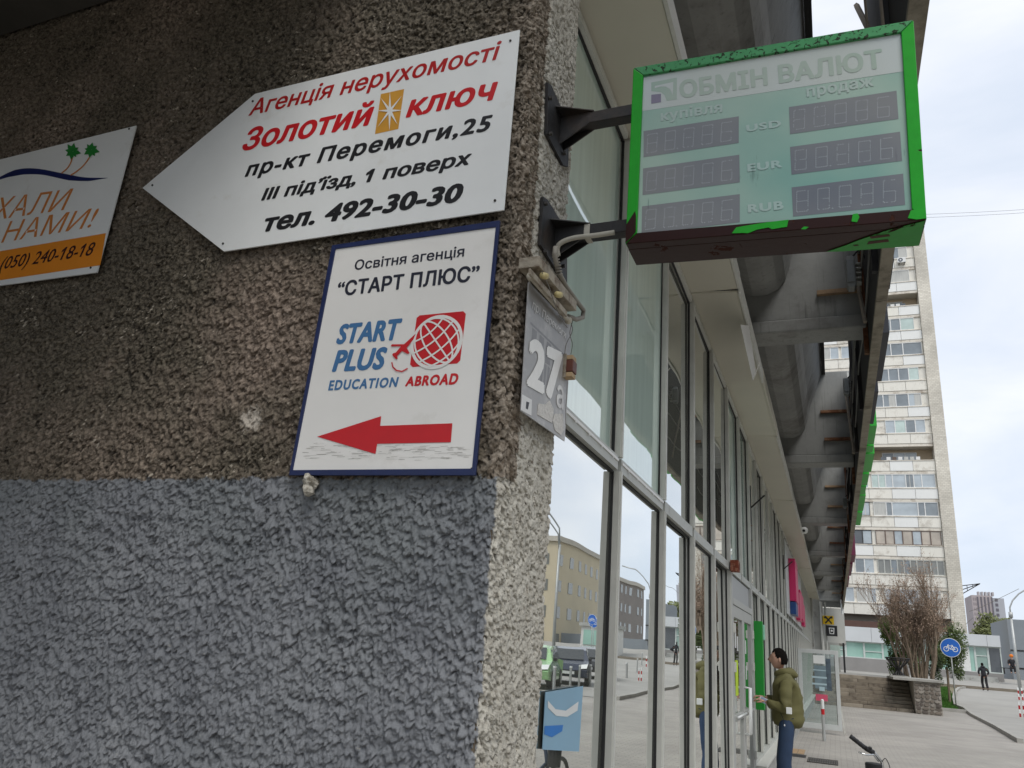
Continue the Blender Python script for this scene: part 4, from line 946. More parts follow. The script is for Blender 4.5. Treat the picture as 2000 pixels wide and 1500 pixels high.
# outer fascia: dark inner boards, steel battens, pale lower plank
fy = [-.6]+[y for y in (3.0, 5.0, 7.1, 9.0, 11.2, 13.4, 15.5, 18, 20.5, 23, 25.8, 28.5, 31.5, 34.5, 38, 41.5, 45, 48, 51.2)]
for i in range(len(fy)-1):
    box('fascia_board', (XF, XF+.05, fy[i]+.004, fy[i+1]-.004, 4.86, 6.95), mat('fascia_black', (.035, .033, .032), .8, .0, .35, 4, .2, 30), cp)
    box('fascia_plank', (XF-.01, XF+.085, fy[i]+.004, fy[i+1]-.004, 4.815, 4.858), mat('plank_grey', (.30, .27, .215), .85, 0, .2, 5, .3, 40, dirt=(.14, .12, .09), dthr=.58), cp, .004)
rr = random.Random(4)
for i in range(22):
    y = 2.4+i*2.15; y += rr.uniform(-.3, .3)
    mb = MB(); mb.box(XF-.05, XF-.002, y, y+.06, 4.9, 6.9); mb.build('fascia_post', M_DARKSTEEL if i % 3 else M_RUST, cp)
for (y, dz) in ((4.15, 0), (8.0, 1), (13.6, 0)):
    mb = MB(); mb.tube([(XF-.06, y, 5.0), (XF-.10, y+1.2, 6.6)], .022, 5); mb.build('brace', mat('brace_tan', (.33, .28, .22), .8, 0, .2, 10), cp)
# light steel uprights near the camera
for (x, y) in ((XF-.09, 3.9), (XF-.13, 4.35)):
    mb = MB(); mb.box(x, x+.012, y, y+.05, 5.0, 7.2); mb.build('brace', mat('brace_tan', (.33, .28, .22), .8), cp)
# cables along the fascia
for j, (x, z) in enumerate(((XF-.03, 5.35), (XF-.045, 5.75), (XF-.03, 6.1))):
    pts = [(x+rr.uniform(-.01, .01), y, z+(.05*math.sin(y*1.3+j))) for y in np.arange(7, 50, 1.1)]
    mb = MB(); mb.tube(pts, .012, 5); mb.build('cable', mat('cable_grey', (.22, .22, .21), .6), cp, smooth=True)
# end blocks of the canopy
box('end_wall', (-.98, XF, 51.0, 51.3, 4.9, 7.2), M_CONC, cp)
# floodlights
def flood(px0, py0, px1, py1, Y, lab):
    a, b = at(px0, py0, 1, Y), at(px1, py1, 1, Y); cx, cz = (a.x+b.x)/2, (a.z+b.z)/2; hw, hh = (b.x-a.x)/2, (a.z-b.z)/2
    t = thing('floodlight', lab, 'floodlight', (cx, Y, cz), 'floodlights under the canopy')
    mb = MB(); mb.prism([(cx-hw, Y, cz+hh*.8), (cx-hw*.7, Y, cz+hh), (cx+hw*.7, Y, cz+hh), (cx+hw, Y, cz+hh*.8), (cx+hw, Y, cz-hh*.75), (cx+hw*.6, Y, cz-hh), (cx-hw*.6, Y, cz-hh), (cx-hw, Y, cz-hh*.75)], (0, .13, 0)); mb.build('housing', mat('lamp_grey', (.30, .31, .30), .5, .3, .15, 20), t, bevel=.01)
    mb = MB(); mb.box(cx-hw*.75, cx+hw*.75, Y-.012, Y-.001, cz-hh*.7, cz+hh*.7); mb.build('lens', mat('lamp_lens', (.16, .17, .155), .15, 0, .3, 12), t, bevel=.004)
    for k in range(5): mb = MB(); mb.box(cx+hw+.002, cx+hw+.05, Y+.02, Y+.10, cz-hh*.7+k*hh*.3, cz-hh*.64+k*hh*.3); mb.build('heat_fin', M_ALU, t)
    mb = MB(); mb.tube([(cx+hw*.3, Y+.06, cz+hh), (cx+hw+.06, Y+.06, cz+hh+.1), (XF, Y+.06, cz+hh*.9)], .012, 6); mb.build('bracket', M_DARKSTEEL, t)
flood(1650, 500, 1674, 560, 8.15, 'large grey floodlight under the canopy, nearest, just below the exchange light box')
flood(1646, 738, 1661, 770, 13.6, 'grey floodlight hanging under the canopy in front of the second cross beam')
flood(1645, 970, 1655, 992, 20.6, 'small grey floodlight under the canopy, the farthest of three')
# sign boxes along the outside of the fascia
def sgn(name, label, segs, m, group=None):
    t = thing(name, label, 'sign', (XF+.1, segs[0][0], 5.0)); 
    for (a, b, x1, z0, z1) in segs: box('letter_box', (XF+.052, XF+x1, a, b, z0, z1), m, t, .004)
    return t
M_BSIGN = mat('sign_anthracite', (.028, .031, .042), .5, .2, .2, 6, .1, 20)
M_GSIGN = mat('sign_green', (.03, .46, .04), .45, 0, .1, 4); M_GSIGN2 = mat('sign_green_dark', (.015, .16, .02), .5, 0, .1, 4)
def silh(rows, zz=4.92, ex_=0.0):
    out = []
    for (pa, pb) in rows:
        A, B_ = at(*pa, 2, zz), at(*pb, 2, zz); out.append((A.y+.01, B_.y, max(.065, max(A.x, B_.x)-XF)+ex_, zz, 6.1))
    return out
sgn('fascia_sign', 'row of black letter boxes hung outside the canopy edge', silh([((1815, -80), (1803, 92)), ((1752, 420), (1746, 500)), ((1745, 505), (1738, 565)), ((1733, 570), (1731, 600)), ((1728, 605), (1726, 645)), ((1722, 650), (1722, 745)), ((1703, 765), (1706, 828))]), M_BSIGN)
sgn('green_fascia_sign', 'row of green letter boxes on the far part of the canopy edge', silh([((1700, 832), (1697, 868)), ((1696, 871), (1695, 884)), ((1695, 886), (1693, 922)), ((1688, 926), (1686, 948)), ((1684, 950), (1682, 966)), ((1682, 968), (1679, 998)), ((1678, 1001), (1674, 1026))], ex_=.07), M_GSIGN)
sgn('dark_fascia_sign', 'dark plum sign strip at the far end of the canopy edge', [(27, 29, .25, 5.0, 6.0), (29.1, 33, .20, 4.95, 6.0), (34, 38, .16, 4.95, 6.0)], mat('sign_plum', (.16, .02, .06), .5))
# white tube at the far end
el2 = thing('tube_light', 'thin white tube hanging at the far lower end of the canopy', 'lamp', (.47, 50, 4.9)); mb = MB(); mb.tube([(.50, 49.6, 5.25), (.50, 49.6, 4.45)], .06, 8); mb.build('tube', M_WHITE, el2)

# ================================================================== SIGNS ALONG THE FACADE
pk = thing('pink_sign', 'pink shop sign with a dark blue corner on the glazed front above the walkway', 'sign', (-.95, 26, 3))
box('sign_backing', (XG+.043, -.99, 19.8, 29.6, 2.72, 4.45), mat('backing_white', (.55, .56, .55), .5), pk)
M_PINK = mat('sign_pink', (.62, .02, .13), .4, 0, .05, 2)
for (a, b, z0, z1, x1, m) in ((21.2, 22.6, 3.1, 4.15, .16, M_PINK), (21.2, 22.3, 2.78, 3.08, .14, mat('sign_blue', (.01, .06, .22), .4)), (23.2, 24.4, 2.85, 3.75, .10, M_PINK), (24.5, 25.6, 2.8, 3.6, .11, M_PINK), (25.7, 26.8, 2.95, 3.75, .10, M_PINK), (26.9, 28.2, 2.9, 3.7, .1, M_PINK), (28.3, 29.3, 2.8, 3.5, .1, M_PINK)):
    box('letter_box', (-.988, -.988+x1, a, b, z0, z1), m, pk, .01)
kz = 44.0
ys1 = thing('yellow_sign', 'small square yellow sign with black crossed X emblem, projecting at the far end', 'sign', tuple(at(1617, 1211, 1, kz)))
a, b = at(1607, 1202, 1, kz), at(1629, 1220, 1, kz)
box('sign_box', (a.x, b.x, kz, kz+.2, b.z, a.z), mat('sign_yellow', (.85, .55, .01), .4, 0, .04), ys1, .01)
mb = MB(); cx, cz = (a.x+b.x)/2, (a.z+b.z)/2; r_ = (b.x-a.x)*.36
for s_ in (-1, 1):
    mb.prism([(cx-r_*s_, kz-.01-.004*s_, cz+r_*.85), (cx-r_*s_*.62, kz-.01-.004*s_, cz+r_*1.0), (cx+r_*s_, kz-.01-.004*s_, cz-r_*.8), (cx+r_*s_*.68, kz-.01-.004*s_, cz-r_*1.0)], (0, .003, 0))
    mb.prism([(cx-r_*s_*1.15, kz-.012-.004*s_, cz+r_*.5), (cx-r_*s_*.9, kz-.012-.004*s_, cz+r_*1.1), (cx-r_*s_*.45, kz-.012-.004*s_, cz+r_*.75), (cx-r_*s_*.7, kz-.012-.004*s_, cz+r_*.4)], (0, .002, 0))
mb.build('crossed_emblem', M_INK, ys1)
bs1 = thing('black_sign', 'small black square sign with a white cup shaped emblem, just below the yellow one', 'sign', tuple(at(1624, 1232, 1, kz)))
a, b = at(1613, 1221, 1, kz), at(1636, 1243, 1, kz); cx, cz = (a.x+b.x)/2, (a.z+b.z)/2; q = (b.x-a.x)/2
box('sign_box', (a.x, b.x, kz+.02, kz+.2, b.z, a.z), M_INK, bs1, .01)
mb = MB(); mb.poly([(cx-q*.5, kz+.015, cz+q*.55), (cx-q*.4, kz+.015, cz-q*.6), (cx+q*.4, kz+.015, cz-q*.6), (cx+q*.5, kz+.015, cz+q*.55)]); mb.build('cup_outline', M_WHITE, bs1)
mb = MB(); mb.poly([(cx-q*.34, kz+.011, cz+q*.42), (cx-q*.28, kz+.011, cz-q*.46), (cx+q*.28, kz+.011, cz-q*.46), (cx+q*.34, kz+.011, cz+q*.42)]); mb.build('cup_inner', M_INK, bs1)
mb = MB(); mb.poly([(cx+q*.2*math.cos(t), kz+.008, cz+q*.2*math.sin(t)) for t in np.linspace(0, 6.28, 12, endpoint=False)]); mb.build('cup_dot', M_WHITE, bs1)
# pier of the next building with pipe and small lamps
nb = thing('neighbour_wing', 'pale plastered wing beyond the glazed shop carrying the yellow and black signs', 'building', (-1.5, 47, 0))
box('wall', (-9, -.62, 44.3, 50.8, 0, 5.0), M_CONC_L, nb); box('upper_wall', (-.6, .62, 52, 60, 2.9, 4.9), mat('plaster_pale', (.5, .5, .47), .9, 0, .1, 1), nb)
box('doorway_post', (.42, .52, 50.9, 51.0, 0, 2.9), M_INK, nb); box('wall', (-9, .25, 51.4, 60, 0, 2.9), M_CONC_L, nb)
mb = MB(); mb.tube([(-.55, 44.2, 0), (-.55, 44.2, 4.7)], .07, 8); mb.build('drain_pipe', M_ALU_LT, nb, smooth=True)
mb = MB(); mb.tube([(-.36, 44.25, 0), (-.36, 44.25, 4.7)], .05, 8); mb.build('drain_pipe', M_ALU, nb, smooth=True)
box('letter_board', (-.25, .28, 50.6, 50.8, 2.1, 2.75), mat('board_pale_green', (.45, .55, .50), .5), nb)

# ================================================================== GREEN CASH MACHINE SURROUND
atm = thing('cash_machine', 'green cash machine surround with raised side panels, the man stands in front of it', 'cash machine', (XG, 11.7, 0))
y0, y1 = 11.36, 11.66; M_ATG = mat('atm_green', (.01, .30, .03), .35, 0, .05, 3)
box('side_panel', (XG+.044, XG+.155, y0, y0+.07, 1.02, 2.14), M_ATG, atm, .006); box('side_panel', (XG+.044, XG+.145, y1-.07, y1, 1.02, 2.14), M_ATG, atm, .006)
box('header', (XG+.044, XG+.13, y0+.071, y1-.071, 1.86, 2.12), M_ATG, atm, .004); box('lower_panel', (XG+.044, XG+.08, y0+.071, y1-.071, 1.04, 1.30), M_ATG, atm)
box('screen', (XG+.046, XG+.06, y0+.09, y1-.09, 1.42, 1.80), mat('screen_dark', (.02, .03, .04), .1), atm, .003)
box('keypad', (XG+.045, XG+.14, y0+.14, y1-.14, 1.30, 1.40), M_ALU, atm, .004)
box('round_light', (XG+.146, XG+.17, y1-.22, y1-.04, 1.9, 2.10), mat('atm_pale_green', (.25, .60, .40), .4), atm, .01)

# ================================================================== RESIDENTIAL TOWER (parallel to the street wall), 80 m away
YT = 79.0
tw = thing('apartment_tower', 'tall cream panel apartment tower with loggias, air conditioners and a brick corner pier', 'building', (4, YT+8, 1.6))
M_TP = mat('tower_panel', (.80, .77, .69), .8, 0, .07, .5, .1, 6, dirt=(.42, .38, .32), dscale=.5, dthr=.60, streak=.30)
M_TP2 = mat('tower_panel_pale', (.80, .80, .77), .8, 0, .05, .5, .1, 6, streak=.28)
M_TB = mat('tower_band', (.74, .69, .60), .85, 0, .1, .7, .1, 6, dirt=(.34, .28, .22), dscale=.9, dthr=.58)
M_TREV = mat('tower_reveal', (.52, .48, .41), .9, 0, .1, 1)
def tilemat():
    m = bpy.data.materials.new('tower_tiles'); m.use_nodes = True; t = m.node_tree; L = t.links; p = t.nodes['Principled BSDF']
    tc = N(t, 'ShaderNodeTexCoord'); mp = N(t, 'ShaderNodeMapping'); mp.inputs['Rotation'].default_value = (rad(90), 0, 0); L.new(tc.outputs['Object'], mp.inputs[0])
    bk = N(t, 'ShaderNodeTexBrick'); L.new(mp.outputs[0], bk.inputs[0]); bk.inputs['Scale'].default_value = 1; bk.inputs['Brick Width'].default_value = .30; bk.inputs['Row Height'].default_value = .16; bk.inputs['Mortar Size'].default_value = .012
    bk.inputs['Color1'].default_value = (.70, .66, .57, 1); bk.inputs['Color2'].default_value = (.58, .54, .46, 1); bk.inputs['Mortar'].default_value = (.42, .39, .33, 1)
    n = N(t, 'ShaderNodeTexNoise', Scale=.35, Detail=6.0); L.new(tc.outputs['Object'], n.inputs[0]); r = N(t, 'ShaderNodeMapRange'); r.inputs[1].default_value = .3; r.inputs[2].default_value = .7; r.inputs[3].default_value = .78; r.inputs[4].default_value = 1.2; L.new(n.outputs[0], r.inputs[0])
    vm = N(t, 'ShaderNodeVectorMath', operation='SCALE'); L.new(bk.outputs[0], vm.inputs[0]); L.new(r.outputs[0], vm.inputs['Scale']); L.new(vm.outputs[0], p.inputs['Base Color']); p.inputs['Roughness'].default_value = .7; return m
M_TILE = tilemat()
M_WIN = [mat('win_glass_%s' % n, c, .12, 0, .25, .8, spec=.8) for n, c in (('grey', (.22, .25, .27)), ('pale', (.42, .47, .50)), ('mint', (.48, .58, .54)), ('dark', (.09, .10, .11)), ('tan', (.47, .41, .34)), ('old', (.21, .215, .20)))]
M_WF = mat('win_frame_white', (.72, .72, .70), .5); M_WFB = mat('win_frame_brown', (.13, .09, .07), .6); M_WFD = mat('win_frame_dark', (.03, .028, .027), .6); M_CURT = mat('curtain', (.5, .5, .47), .9, 0, .2, 3, stretch=(9, 9, .4))
XR = 9.5; XLF = -6.0; FZ = [10.51+2.63*k for k in range(-1, 15)]; ZTOP = FZ[-1]+2.2
box('core', (XLF, XR+.02, YT+1.6, YT+15, 1.2, ZTOP), M_TREV, tw)
box('corner_pier', (XR+.02, 10.62, YT-.28, YT+15, 4.6, ZTOP+.6), M_TILE, tw); box('parapet', (XLF, XR+.01, YT-.2, YT+15, ZTOP, ZTOP+.9), M_TP, tw)
rr = random.Random(21)
GRP = [(4.05, 9.38), (2.15, 3.72), (-1.6, 1.9)]
# which glazing each floor has in the main bay: list of (width share, glass index, frame index)
W_ = lambda n, gi: [(1, gi)]*n
ROWS = {0: ('w', [(1, 1), (1, 0), (1, 1), (1, 1), (1, 1)]), 1: ('old', W_(10, 5)), 2: ('brown', [(1.1, 4), (1, 4), (.95, 1), (1.1, 4), (1, 1), (1, 4), (1.15, 4)]),
        3: ('w', [(1.5, 1), (.7, 0), (3, 1), (.8, 0), (1.5, 1)]), 4: ('w', [(.8, 2), (.8, 2), (.8, 1), (1.5, 1), (.9, 0), (.9, 1), (1.5, 1)]), 5: ('open', [(1, 0), (1, 0), (1, 1)]),
        6: ('w', [(1, 1), (1.1, 2), (1, 0), (1, 1)]), 7: ('w', [(1, 0), (1, 0), (1, 0), (1, 1)]), 8: ('w', [(1, 0), (1, 0), (1, 0), (1, 0), (1, 2)]), 9: ('w', [(2.2, 0), (.9, 0), (1.4, 0)]),
        10: ('w', [(1, 0), (1.1, 0), (.8, 0), (1.1, 2)]), 11: ('open', [(1, 0), (1, 1)]), 12: ('w', [(.6, 0), (.8, 0), (1.1, 0)]), 13: ('w', [(1, 0), (1, 1), (1, 0)]), 14: ('w', [(1, 0), (1, 1)]), 15: ('w', [(1, 1), (1, 0)])}
def window(x0, x1, z0, z1, y, cells, fm, par, fw_=.07):
    mb = MB(); tot = sum(c[0] for c in cells); xs_ = [x0]
    for c in cells: xs_.append(xs_[-1]+(x1-x0)*c[0]/tot)
    mb.box(x0, x1, y-.05, y+.03, z0, z0+fw_); mb.box(x0, x1, y-.05, y+.03, z1-fw_, z1)
    for i, x in enumerate(xs_):
        a = max(x0, x-fw_*.6); b = min(x1, x+fw_*.6); mb.box(a, b, y-.05, y+.03, z0+fw_, z1-fw_)
    f = mb.build('window', fm, par)
    for i, c in enumerate(cells):
        gi = c[1] if rr.random() > .12 else rr.choice((0, 1))
        a, b = xs_[i]+fw_*.6, xs_[i+1]-fw_*.6
        MB().box(a, b, y-.005, y+.02, z0+fw_, z1-fw_).build('pane', M_WIN[gi], f)
        if rr.random() < .35 and gi in (0, 1): MB().box(a+(b-a)*rr.choice((0, .45)), a+(b-a)*rr.choice((.55, 1)), y-.012, y-.0055, z0+fw_, z1-fw_).build('curtain', M_CURT, f)
    return f
for k, zc in enumerate(FZ):
    style, cells = ROWS[k]; wz0, wz1 = zc-.66, zc+.66
    # parapet panels (pieces) with joints, ledge band
    px = XLF; i = 0
    while px < XR-.1:
        w_ = min(1.95, XR-px); mm = M_TP2 if (k in (4, 10, 12) and px > 4) or rr.random() < .2 else M_TP
        box('wall_panel', (px+.015, px+w_-.015, YT-.10+rr.uniform(-.01, .01), YT+.10, wz0-1.02, wz0-.08), mm, tw); px += w_
    box('sill_band', (XLF, XR, YT-.16, YT+.12, wz0-.075, wz0-.005), M_TB, tw)
    box('floor_band', (XLF, XR, YT-.06, YT+.3, wz1+.003, wz1+.27), M_TB, tw)
    if style == 'open':
        box('loggia_wall', (4.0, XR, YT+1.4, YT+1.59, wz0, wz1+.2), mat('loggia_tan', (.50, .40, .28), .9, 0, .12, .8), tw)
        window(5.2, 8.2, wz0+.1, wz1-.25, YT+1.36, cells, M_WF, tw); box('loggia_ceiling', (4.0, XR, YT+.12, YT+1.59, wz1, wz1+.05), M_TREV, tw)
        for j in range(7): box('washing', (5.0+j*.5, 5.35+j*.5, YT+.3, YT+.34, wz0+.12, wz0+.42), rr.choice((M_WIN[3], M_WF, M_CURT, M_WFB)), tw)
    else:
        xw0, xw1 = (4.05, 9.38) if style in ('old', 'brown') or k in (4, 3, 9) else ((4.5, 8.9) if k not in (6,) else (5.6, 9.0))
        fm = {'w': M_WF, 'old': M_ALU, 'brown': M_WFB, 'open': M_WF}[style]
        box('wall_infill', (XLF, XR, YT+.06, YT+.14, wz0, wz1), M_TP, tw)
        window(xw0, xw1, wz0, wz1, YT+.0, cells, fm, tw)
    gi = rr.choice((0, 1, 3)); window(2.15, 3.72, wz0, wz1, YT+.02, [(1, gi), (1, 1)], M_WFD if k in (2, 3) else M_WF, tw) if style != 'open' else box('wall_infill', (XLF, 3.9, YT+.06, YT+.14, wz0, wz1), M_TP, tw)
    window(.35, 1.9, wz0, wz1, YT+.02, [(1, 0), (1, 1), (1, 0), (1, 1)][:2+k % 3], M_WF, tw)
    if k > 8: window(-3.6, -.4, wz0, wz1, YT+.02, [(1, 1), (1, 0), (1, 4)], M_WF, tw)
# brown recess below the first floor
box('overhang_soffit', (XLF, XR+1.1, YT-.1, YT+1.5, 5.05, 5.6), mat('soffit_brown', (.13, .075, .06), .9, 0, .2, 1), tw)
acs = [(8.3, 42.07-1.05), (9.0, 33.87-1.0), (7.2, 29.13-.85), (7.25, 26.46-.85), (7.0, 23.74-1.1), (7.9, 18.47-1.1), (7.35, 15.97-.9), (8.15, 15.97-.9), (7.95, 13.13-1.05)]
ac0 = None
labs = ['air conditioner high on the tower beside the exchange light box corner', 'air conditioner at the corner pier on the mint glazed loggia of the tower', 'air conditioner under the five-light window of the tower', 'air conditioner below the four curtained windows of the tower', 'air conditioner on the tower one floor above the open tan loggia', 'grey fronted air conditioner under the long mint and white glazing of the tower', 'left one of the pair of air conditioners on the tower', 'right one of the pair of air conditioners on the tower', 'lowest air conditioner on the tower, below the brown framed loggia']
for (x, z), lb_ in zip(acs, labs):
    if ac0 is None:
        ac0 = thing('air_conditioner', lb_, 'air conditioner', (x, YT-.1, z), 'air conditioners on the tower')
        box('casing', (x-.38, x+.38, YT-.55, YT-.22, z-.27, z+.27), M_WF, ac0, .02)
        mb = MB(); mb.tube([(x-.1, YT-.56, z), (x-.1, YT-.552, z)], .22, 14); mb.build('fan_grille', M_WIN[3], ac0)
        mb = MB(); mb.tube([(x-.1, YT-.575, z), (x-.1, YT-.563, z)], .08, 10); mb.build('fan_hub', M_WF, ac0)
        for s_ in (-.25, .25): box('bracket', (x+s_-.02, x+s_+.02, YT-.55, YT-.11, z-.42, z-.275), M_DARKSTEEL, ac0)
        a0 = (x, z)
    else: dup(ac0, loc=(x, YT-.1, z), label=lb_)
ant = thing('roof_bracket', 'thin steel bracket frame sticking out of the tower side', 'bracket', (10.7, YT, 10))
mb = MB()
for z_ in (8.4, 8.75, 9.1): mb.tube([(10.62, YT+.5, z_), (12.1, YT+.5, 9.35)], .035, 4)
for t_ in (.3, .6): mb.tube([(10.62+1.5*t_, YT+.5, 8.4+.95*t_), (10.62+1.5*t_, YT+.5, 9.1+.25*t_)], .025, 4)
mb.build('frame', M_DARKSTEEL, ant)
# ---------------- glazed ground floor shops in front
def cooler(x0, x1, Y, z0, z1, zp, zf, label, name, n, door=None):
    t = thing(name, label, 'building', ((x0+x1)/2, Y, z0))
    M_G = mat('shop_glass_mint', (.33, .54, .46), .08, 0, .15, .6, spec=.8); M_G2 = mat('shop_glass_grey', (.30, .42, .37), .08, 0, .3, .8, spec=.8)
    box('plinth', (x0, x1, Y-.1, Y+4, z0-.8, zp), mat('shop_plinth', (.27, .26, .25), .85, 0, .1, 1), t); box('back_wall', (x0, x1, Y+.3, Y+4, zp, zf), M_TREV, t)
    k = 0; px = x0
    while px < x1-.2:
        w_ = min(2.2, x1-px); box('fascia_panel', (px+.01, px+w_-.01, Y-.35, Y+4, z1, zf), mat('fascia_pale', (.58, .60, .61), .6, 0, .05, .6), t); px += w_
    ws = (x1-x0)/n
    for i in range(n):
        a, b = x0+i*ws, x0+(i+1)*ws; m = M_G if (i % 3 != door) else M_WIN[3]
        f = MB(); f.box(a, a+.07, Y-.06, Y+.02, zp, z1); f.box(b-.07, b, Y-.06, Y+.02, zp, z1); f.box(a+.07, b-.07, Y-.06, Y+.02, zp, zp+.08); f.box(a+.07, b-.07, Y-.06, Y+.02, z1-.09, z1)
        if i % 2 == 0: f.box(a+.07, b-.07, Y-.055, Y+.02, z1-.75, z1-.68)
        fr = f.build('window', mat('shop_frame', (.55, .60, .57), .5), t); box('pane', (a+.071, b-.071, Y, Y+.015, zp+.081, z1-.091), m if i % 4 else M_G2, fr)
    return t
cooler(-6, 6.3, 72, 1.62, 3.62, 2.35, 4.75, 'long low shop with mint glass windows at the foot of the tower', 'glass_shop', 9)
t_ = cooler(6.6, 11.9, 72.5, 1.62, 3.9, 1.95, 4.75, 'glass fronted shop with a grey door and steps, right of the shrub', 'corner_shop', 6, 2)
for k in range(5): box('step', (8.4, 11.4, 72.3-.35*(5-k), 72.3-.35*(4-k)-.006, .7, 1.0+.17*k), M_CONC_L, t_)
box('door_frame', (8.65, 9.75, 72.38, 72.43, 1.96, 3.75), M_WF, t_)

# ================================================================== STONE STEPS, PIER, URN
stp = thing('stone_steps', 'wide flight of weathered grey stone steps across the end of the plaza', 'steps', (0, 39.5, 0))
M_ST = mat('step_stone', (.235, .20, .155), .9, 0, .25, 2.2, .4, 20, dirt=(.11, .09, .07), dscale=2.5, dthr=.58); M_ST2 = mat('step_stone_light', (.31, .27, .215), .9, 0, .25, 2.2, .4, 20, dirt=(.14, .12, .09), dscale=2.5, dthr=.6)
rr = random.Random(6); NS = 9
for k in range(NS):
    x = -2.0+rr.random()*.3; z0 = k*.142; y = 38.6+k*.30
    while x < 2.92:
        w_ = min(rr.uniform(.9, 1.9), 2.95-x)
        if w_ < .3: break
        box('stone_block', (x+.006, x+w_-.008, y+rr.uniform(-.015, .015), y+.9, max(0, z0), z0+.136+rr.uniform(-.006, .006)), rr.choice((M_ST, M_ST, M_ST2)), stp, .008); x += w_
box('landing', (-2.2, 2.9, 38.6+NS*.30+.62, 66, .2, 1.283), M_LANE, stp)
box('planting_bed', (2.905, 4.0, 42.61, 50, 0, 1.12), M_SOIL, stp)
pr = thing('stone_pier', 'rubble stone pier with a flat cap at the right end of the stone steps', 'wall', (3.4, 40, 0))
rr = random.Random(9); M_RB = [mat('rubble_%d' % i, c, .9, 0, .25, 4, .6, 25) for i, c in enumerate(((.20, .17, .14), (.13, .11, .095), (.30, .27, .235), (.17, .145, .12)))]
box('pier_core', (2.97, 3.95, 38.15, 42.5, 0, 1.26), mat('mortar_pale', (.33, .30, .26), .95, 0, .3, 6), pr); box('pier_cap', (2.2, 4.03, 38.02, 42.6, 1.265, 1.37), M_KERB, pr, .01)
z = .02
while z < 1.2:
    x = 2.98; h_ = rr.uniform(.11, .2)
    while x < 3.94:
        w_ = min(rr.uniform(.13, .3), 3.95-x)
        if w_ < .06: break
        pts = []
        for j in range(7):
            a_ = j/7*6.283+rr.uniform(-.3, .3); pts.append((x+w_/2+w_*.47*math.cos(a_)*rr.uniform(.9, 1.15), 38.149, min(1.25, z+h_/2+h_*.46*math.sin(a_)*rr.uniform(.9, 1.15))))
        mb = MB(); mb.prism(pts, (0, -rr.uniform(.02, .06), 0)); mb.build('stone', rr.choice(M_RB), pr, bevel=.012); x += w_
    z += h_
for i in range(30):
    y = rr.uniform(38.3, 42.3); z = rr.uniform(.1, 1.15); h_ = rr.uniform(.08, .13)
    mb = MB(); mb.prism([(3.951, y+h_*1.4*math.cos(a_), z+h_*math.sin(a_)) for a_ in np.linspace(0, 6.28, 7, endpoint=False)], (rr.uniform(.01, .04), 0, 0)); mb.build('stone', rr.choice(M_RB), pr, bevel=.01)
ur = thing('iron_urn', 'black wrought iron planter on a footed stand at the top of the steps', 'planter', (2.75, 41, 1.38))
mb = MB(); cx, cy = 2.62, 41.0
for k in range(14):
    a_ = k*6.283/14; c_, s_ = math.cos(a_), math.sin(a_); mb.tube([(cx+.50*c_, cy+.50*s_, 2.16), (cx+.34*c_, cy+.34*s_, 1.95), (cx+.12*c_, cy+.12*s_, 1.74), (cx+.08*c_, cy+.08*s_, 1.62), (cx+.24*c_, cy+.24*s_, 1.43)], .022, 4)
for z_, r_ in ((2.16, .5), (2.08, .46), (1.72, .11), (1.43, .25)):
    mb.tube([(cx+r_*math.cos(a), cy+r_*math.sin(a), z_) for a in np.linspace(0, 6.283, 17)], .026, 4)
mb.build('basket', M_DARKSTEEL, ur)
box('urn_base', (2.25, 3.0, 40.7, 41.4, 1.371, 1.42), M_KERB, ur)

# ================================================================== THE BARE SHRUB TREE AND EVERGREENS
def leafcloud(name, c, rx, ry, rz, n, size, m, parent, seed=0, lumps=12):
    r = random.Random(seed); mb = MB(); L_ = [(c[0]+r.uniform(-.6, .6)*rx, c[1]+r.uniform(-.6, .6)*ry, c[2]+r.uniform(-.65, .7)*rz, r.uniform(.25, .5)) for _ in range(lumps)]
    for i in range(n):
        lx, ly, lz, s_ = r.choice(L_); u, v = r.uniform(0, 6.283), r.uniform(-1, 1); q = math.sqrt(1-v*v); k_ = r.random()**.4*s_
        p = Vector((lx+rx*k_*q*math.cos(u), ly+ry*k_*q*math.sin(u), lz+rz*k_*v)); a = Vector((r.gauss(0, 1), r.gauss(0, 1), r.gauss(0, 1))).normalized(); b = a.orthogonal().normalized(); w_ = size*r.uniform(.6, 1.4)
        mb.add([p-b*w_*.35, p+a*w_, p+b*w_*.35, p-a*w_*.4], [(0, 1, 2, 3)], 0 if r.random() < .6 else 1)
    o = mb.build(name, m, parent); tag(o, kind='stuff'); return o
def leafmat(name, c, tr=.25):
    m = mat(name, c, .6, 0, .35, 1.5); return m
M_LF1, M_LF2 = leafmat('leaf_fresh', (.13, .21, .03)), leafmat('leaf_olive', (.09, .13, .025)); M_LF3, M_LF4 = leafmat('leaf_dark', (.03, .05, .014)), leafmat('leaf_dark2', (.055, .085, .02))
ev = thing('evergreen_bush', 'fresh green leafy bush on the left behind the bare shrub trunks', 'bush', (2.9, 47.5, 1.3))
leafcloud('foliage', (3.25, 47.5, 2.8), 1.15, 1.0, 1.7, 7000, .085, [M_LF1, M_LF2], ev, 1, 16); mb = MB(); mb.tube([(3.3, 47.5, 1.0), (3.35, 47.5, 2.4)], .06, 6); mb.build('trunk', mat('bark', (.19, .145, .10), .9, 0, .3, 8, .5, 30), ev)
ev2 = thing('juniper_bush', 'dark olive evergreen bush on the right behind the bare shrub trunks', 'bush', (5.2, 47.2, .6))
leafcloud('foliage', (5.62, 50.3, 2.75), 1.15, 1.0, 1.65, 6500, .085, [M_LF4, M_LF2], ev2, 2, 18); leafcloud('foliage', (5.0, 49.8, 1.9), .55, .6, .95, 2200, .07, [M_LF3, M_LF3], ev2, 3, 8)
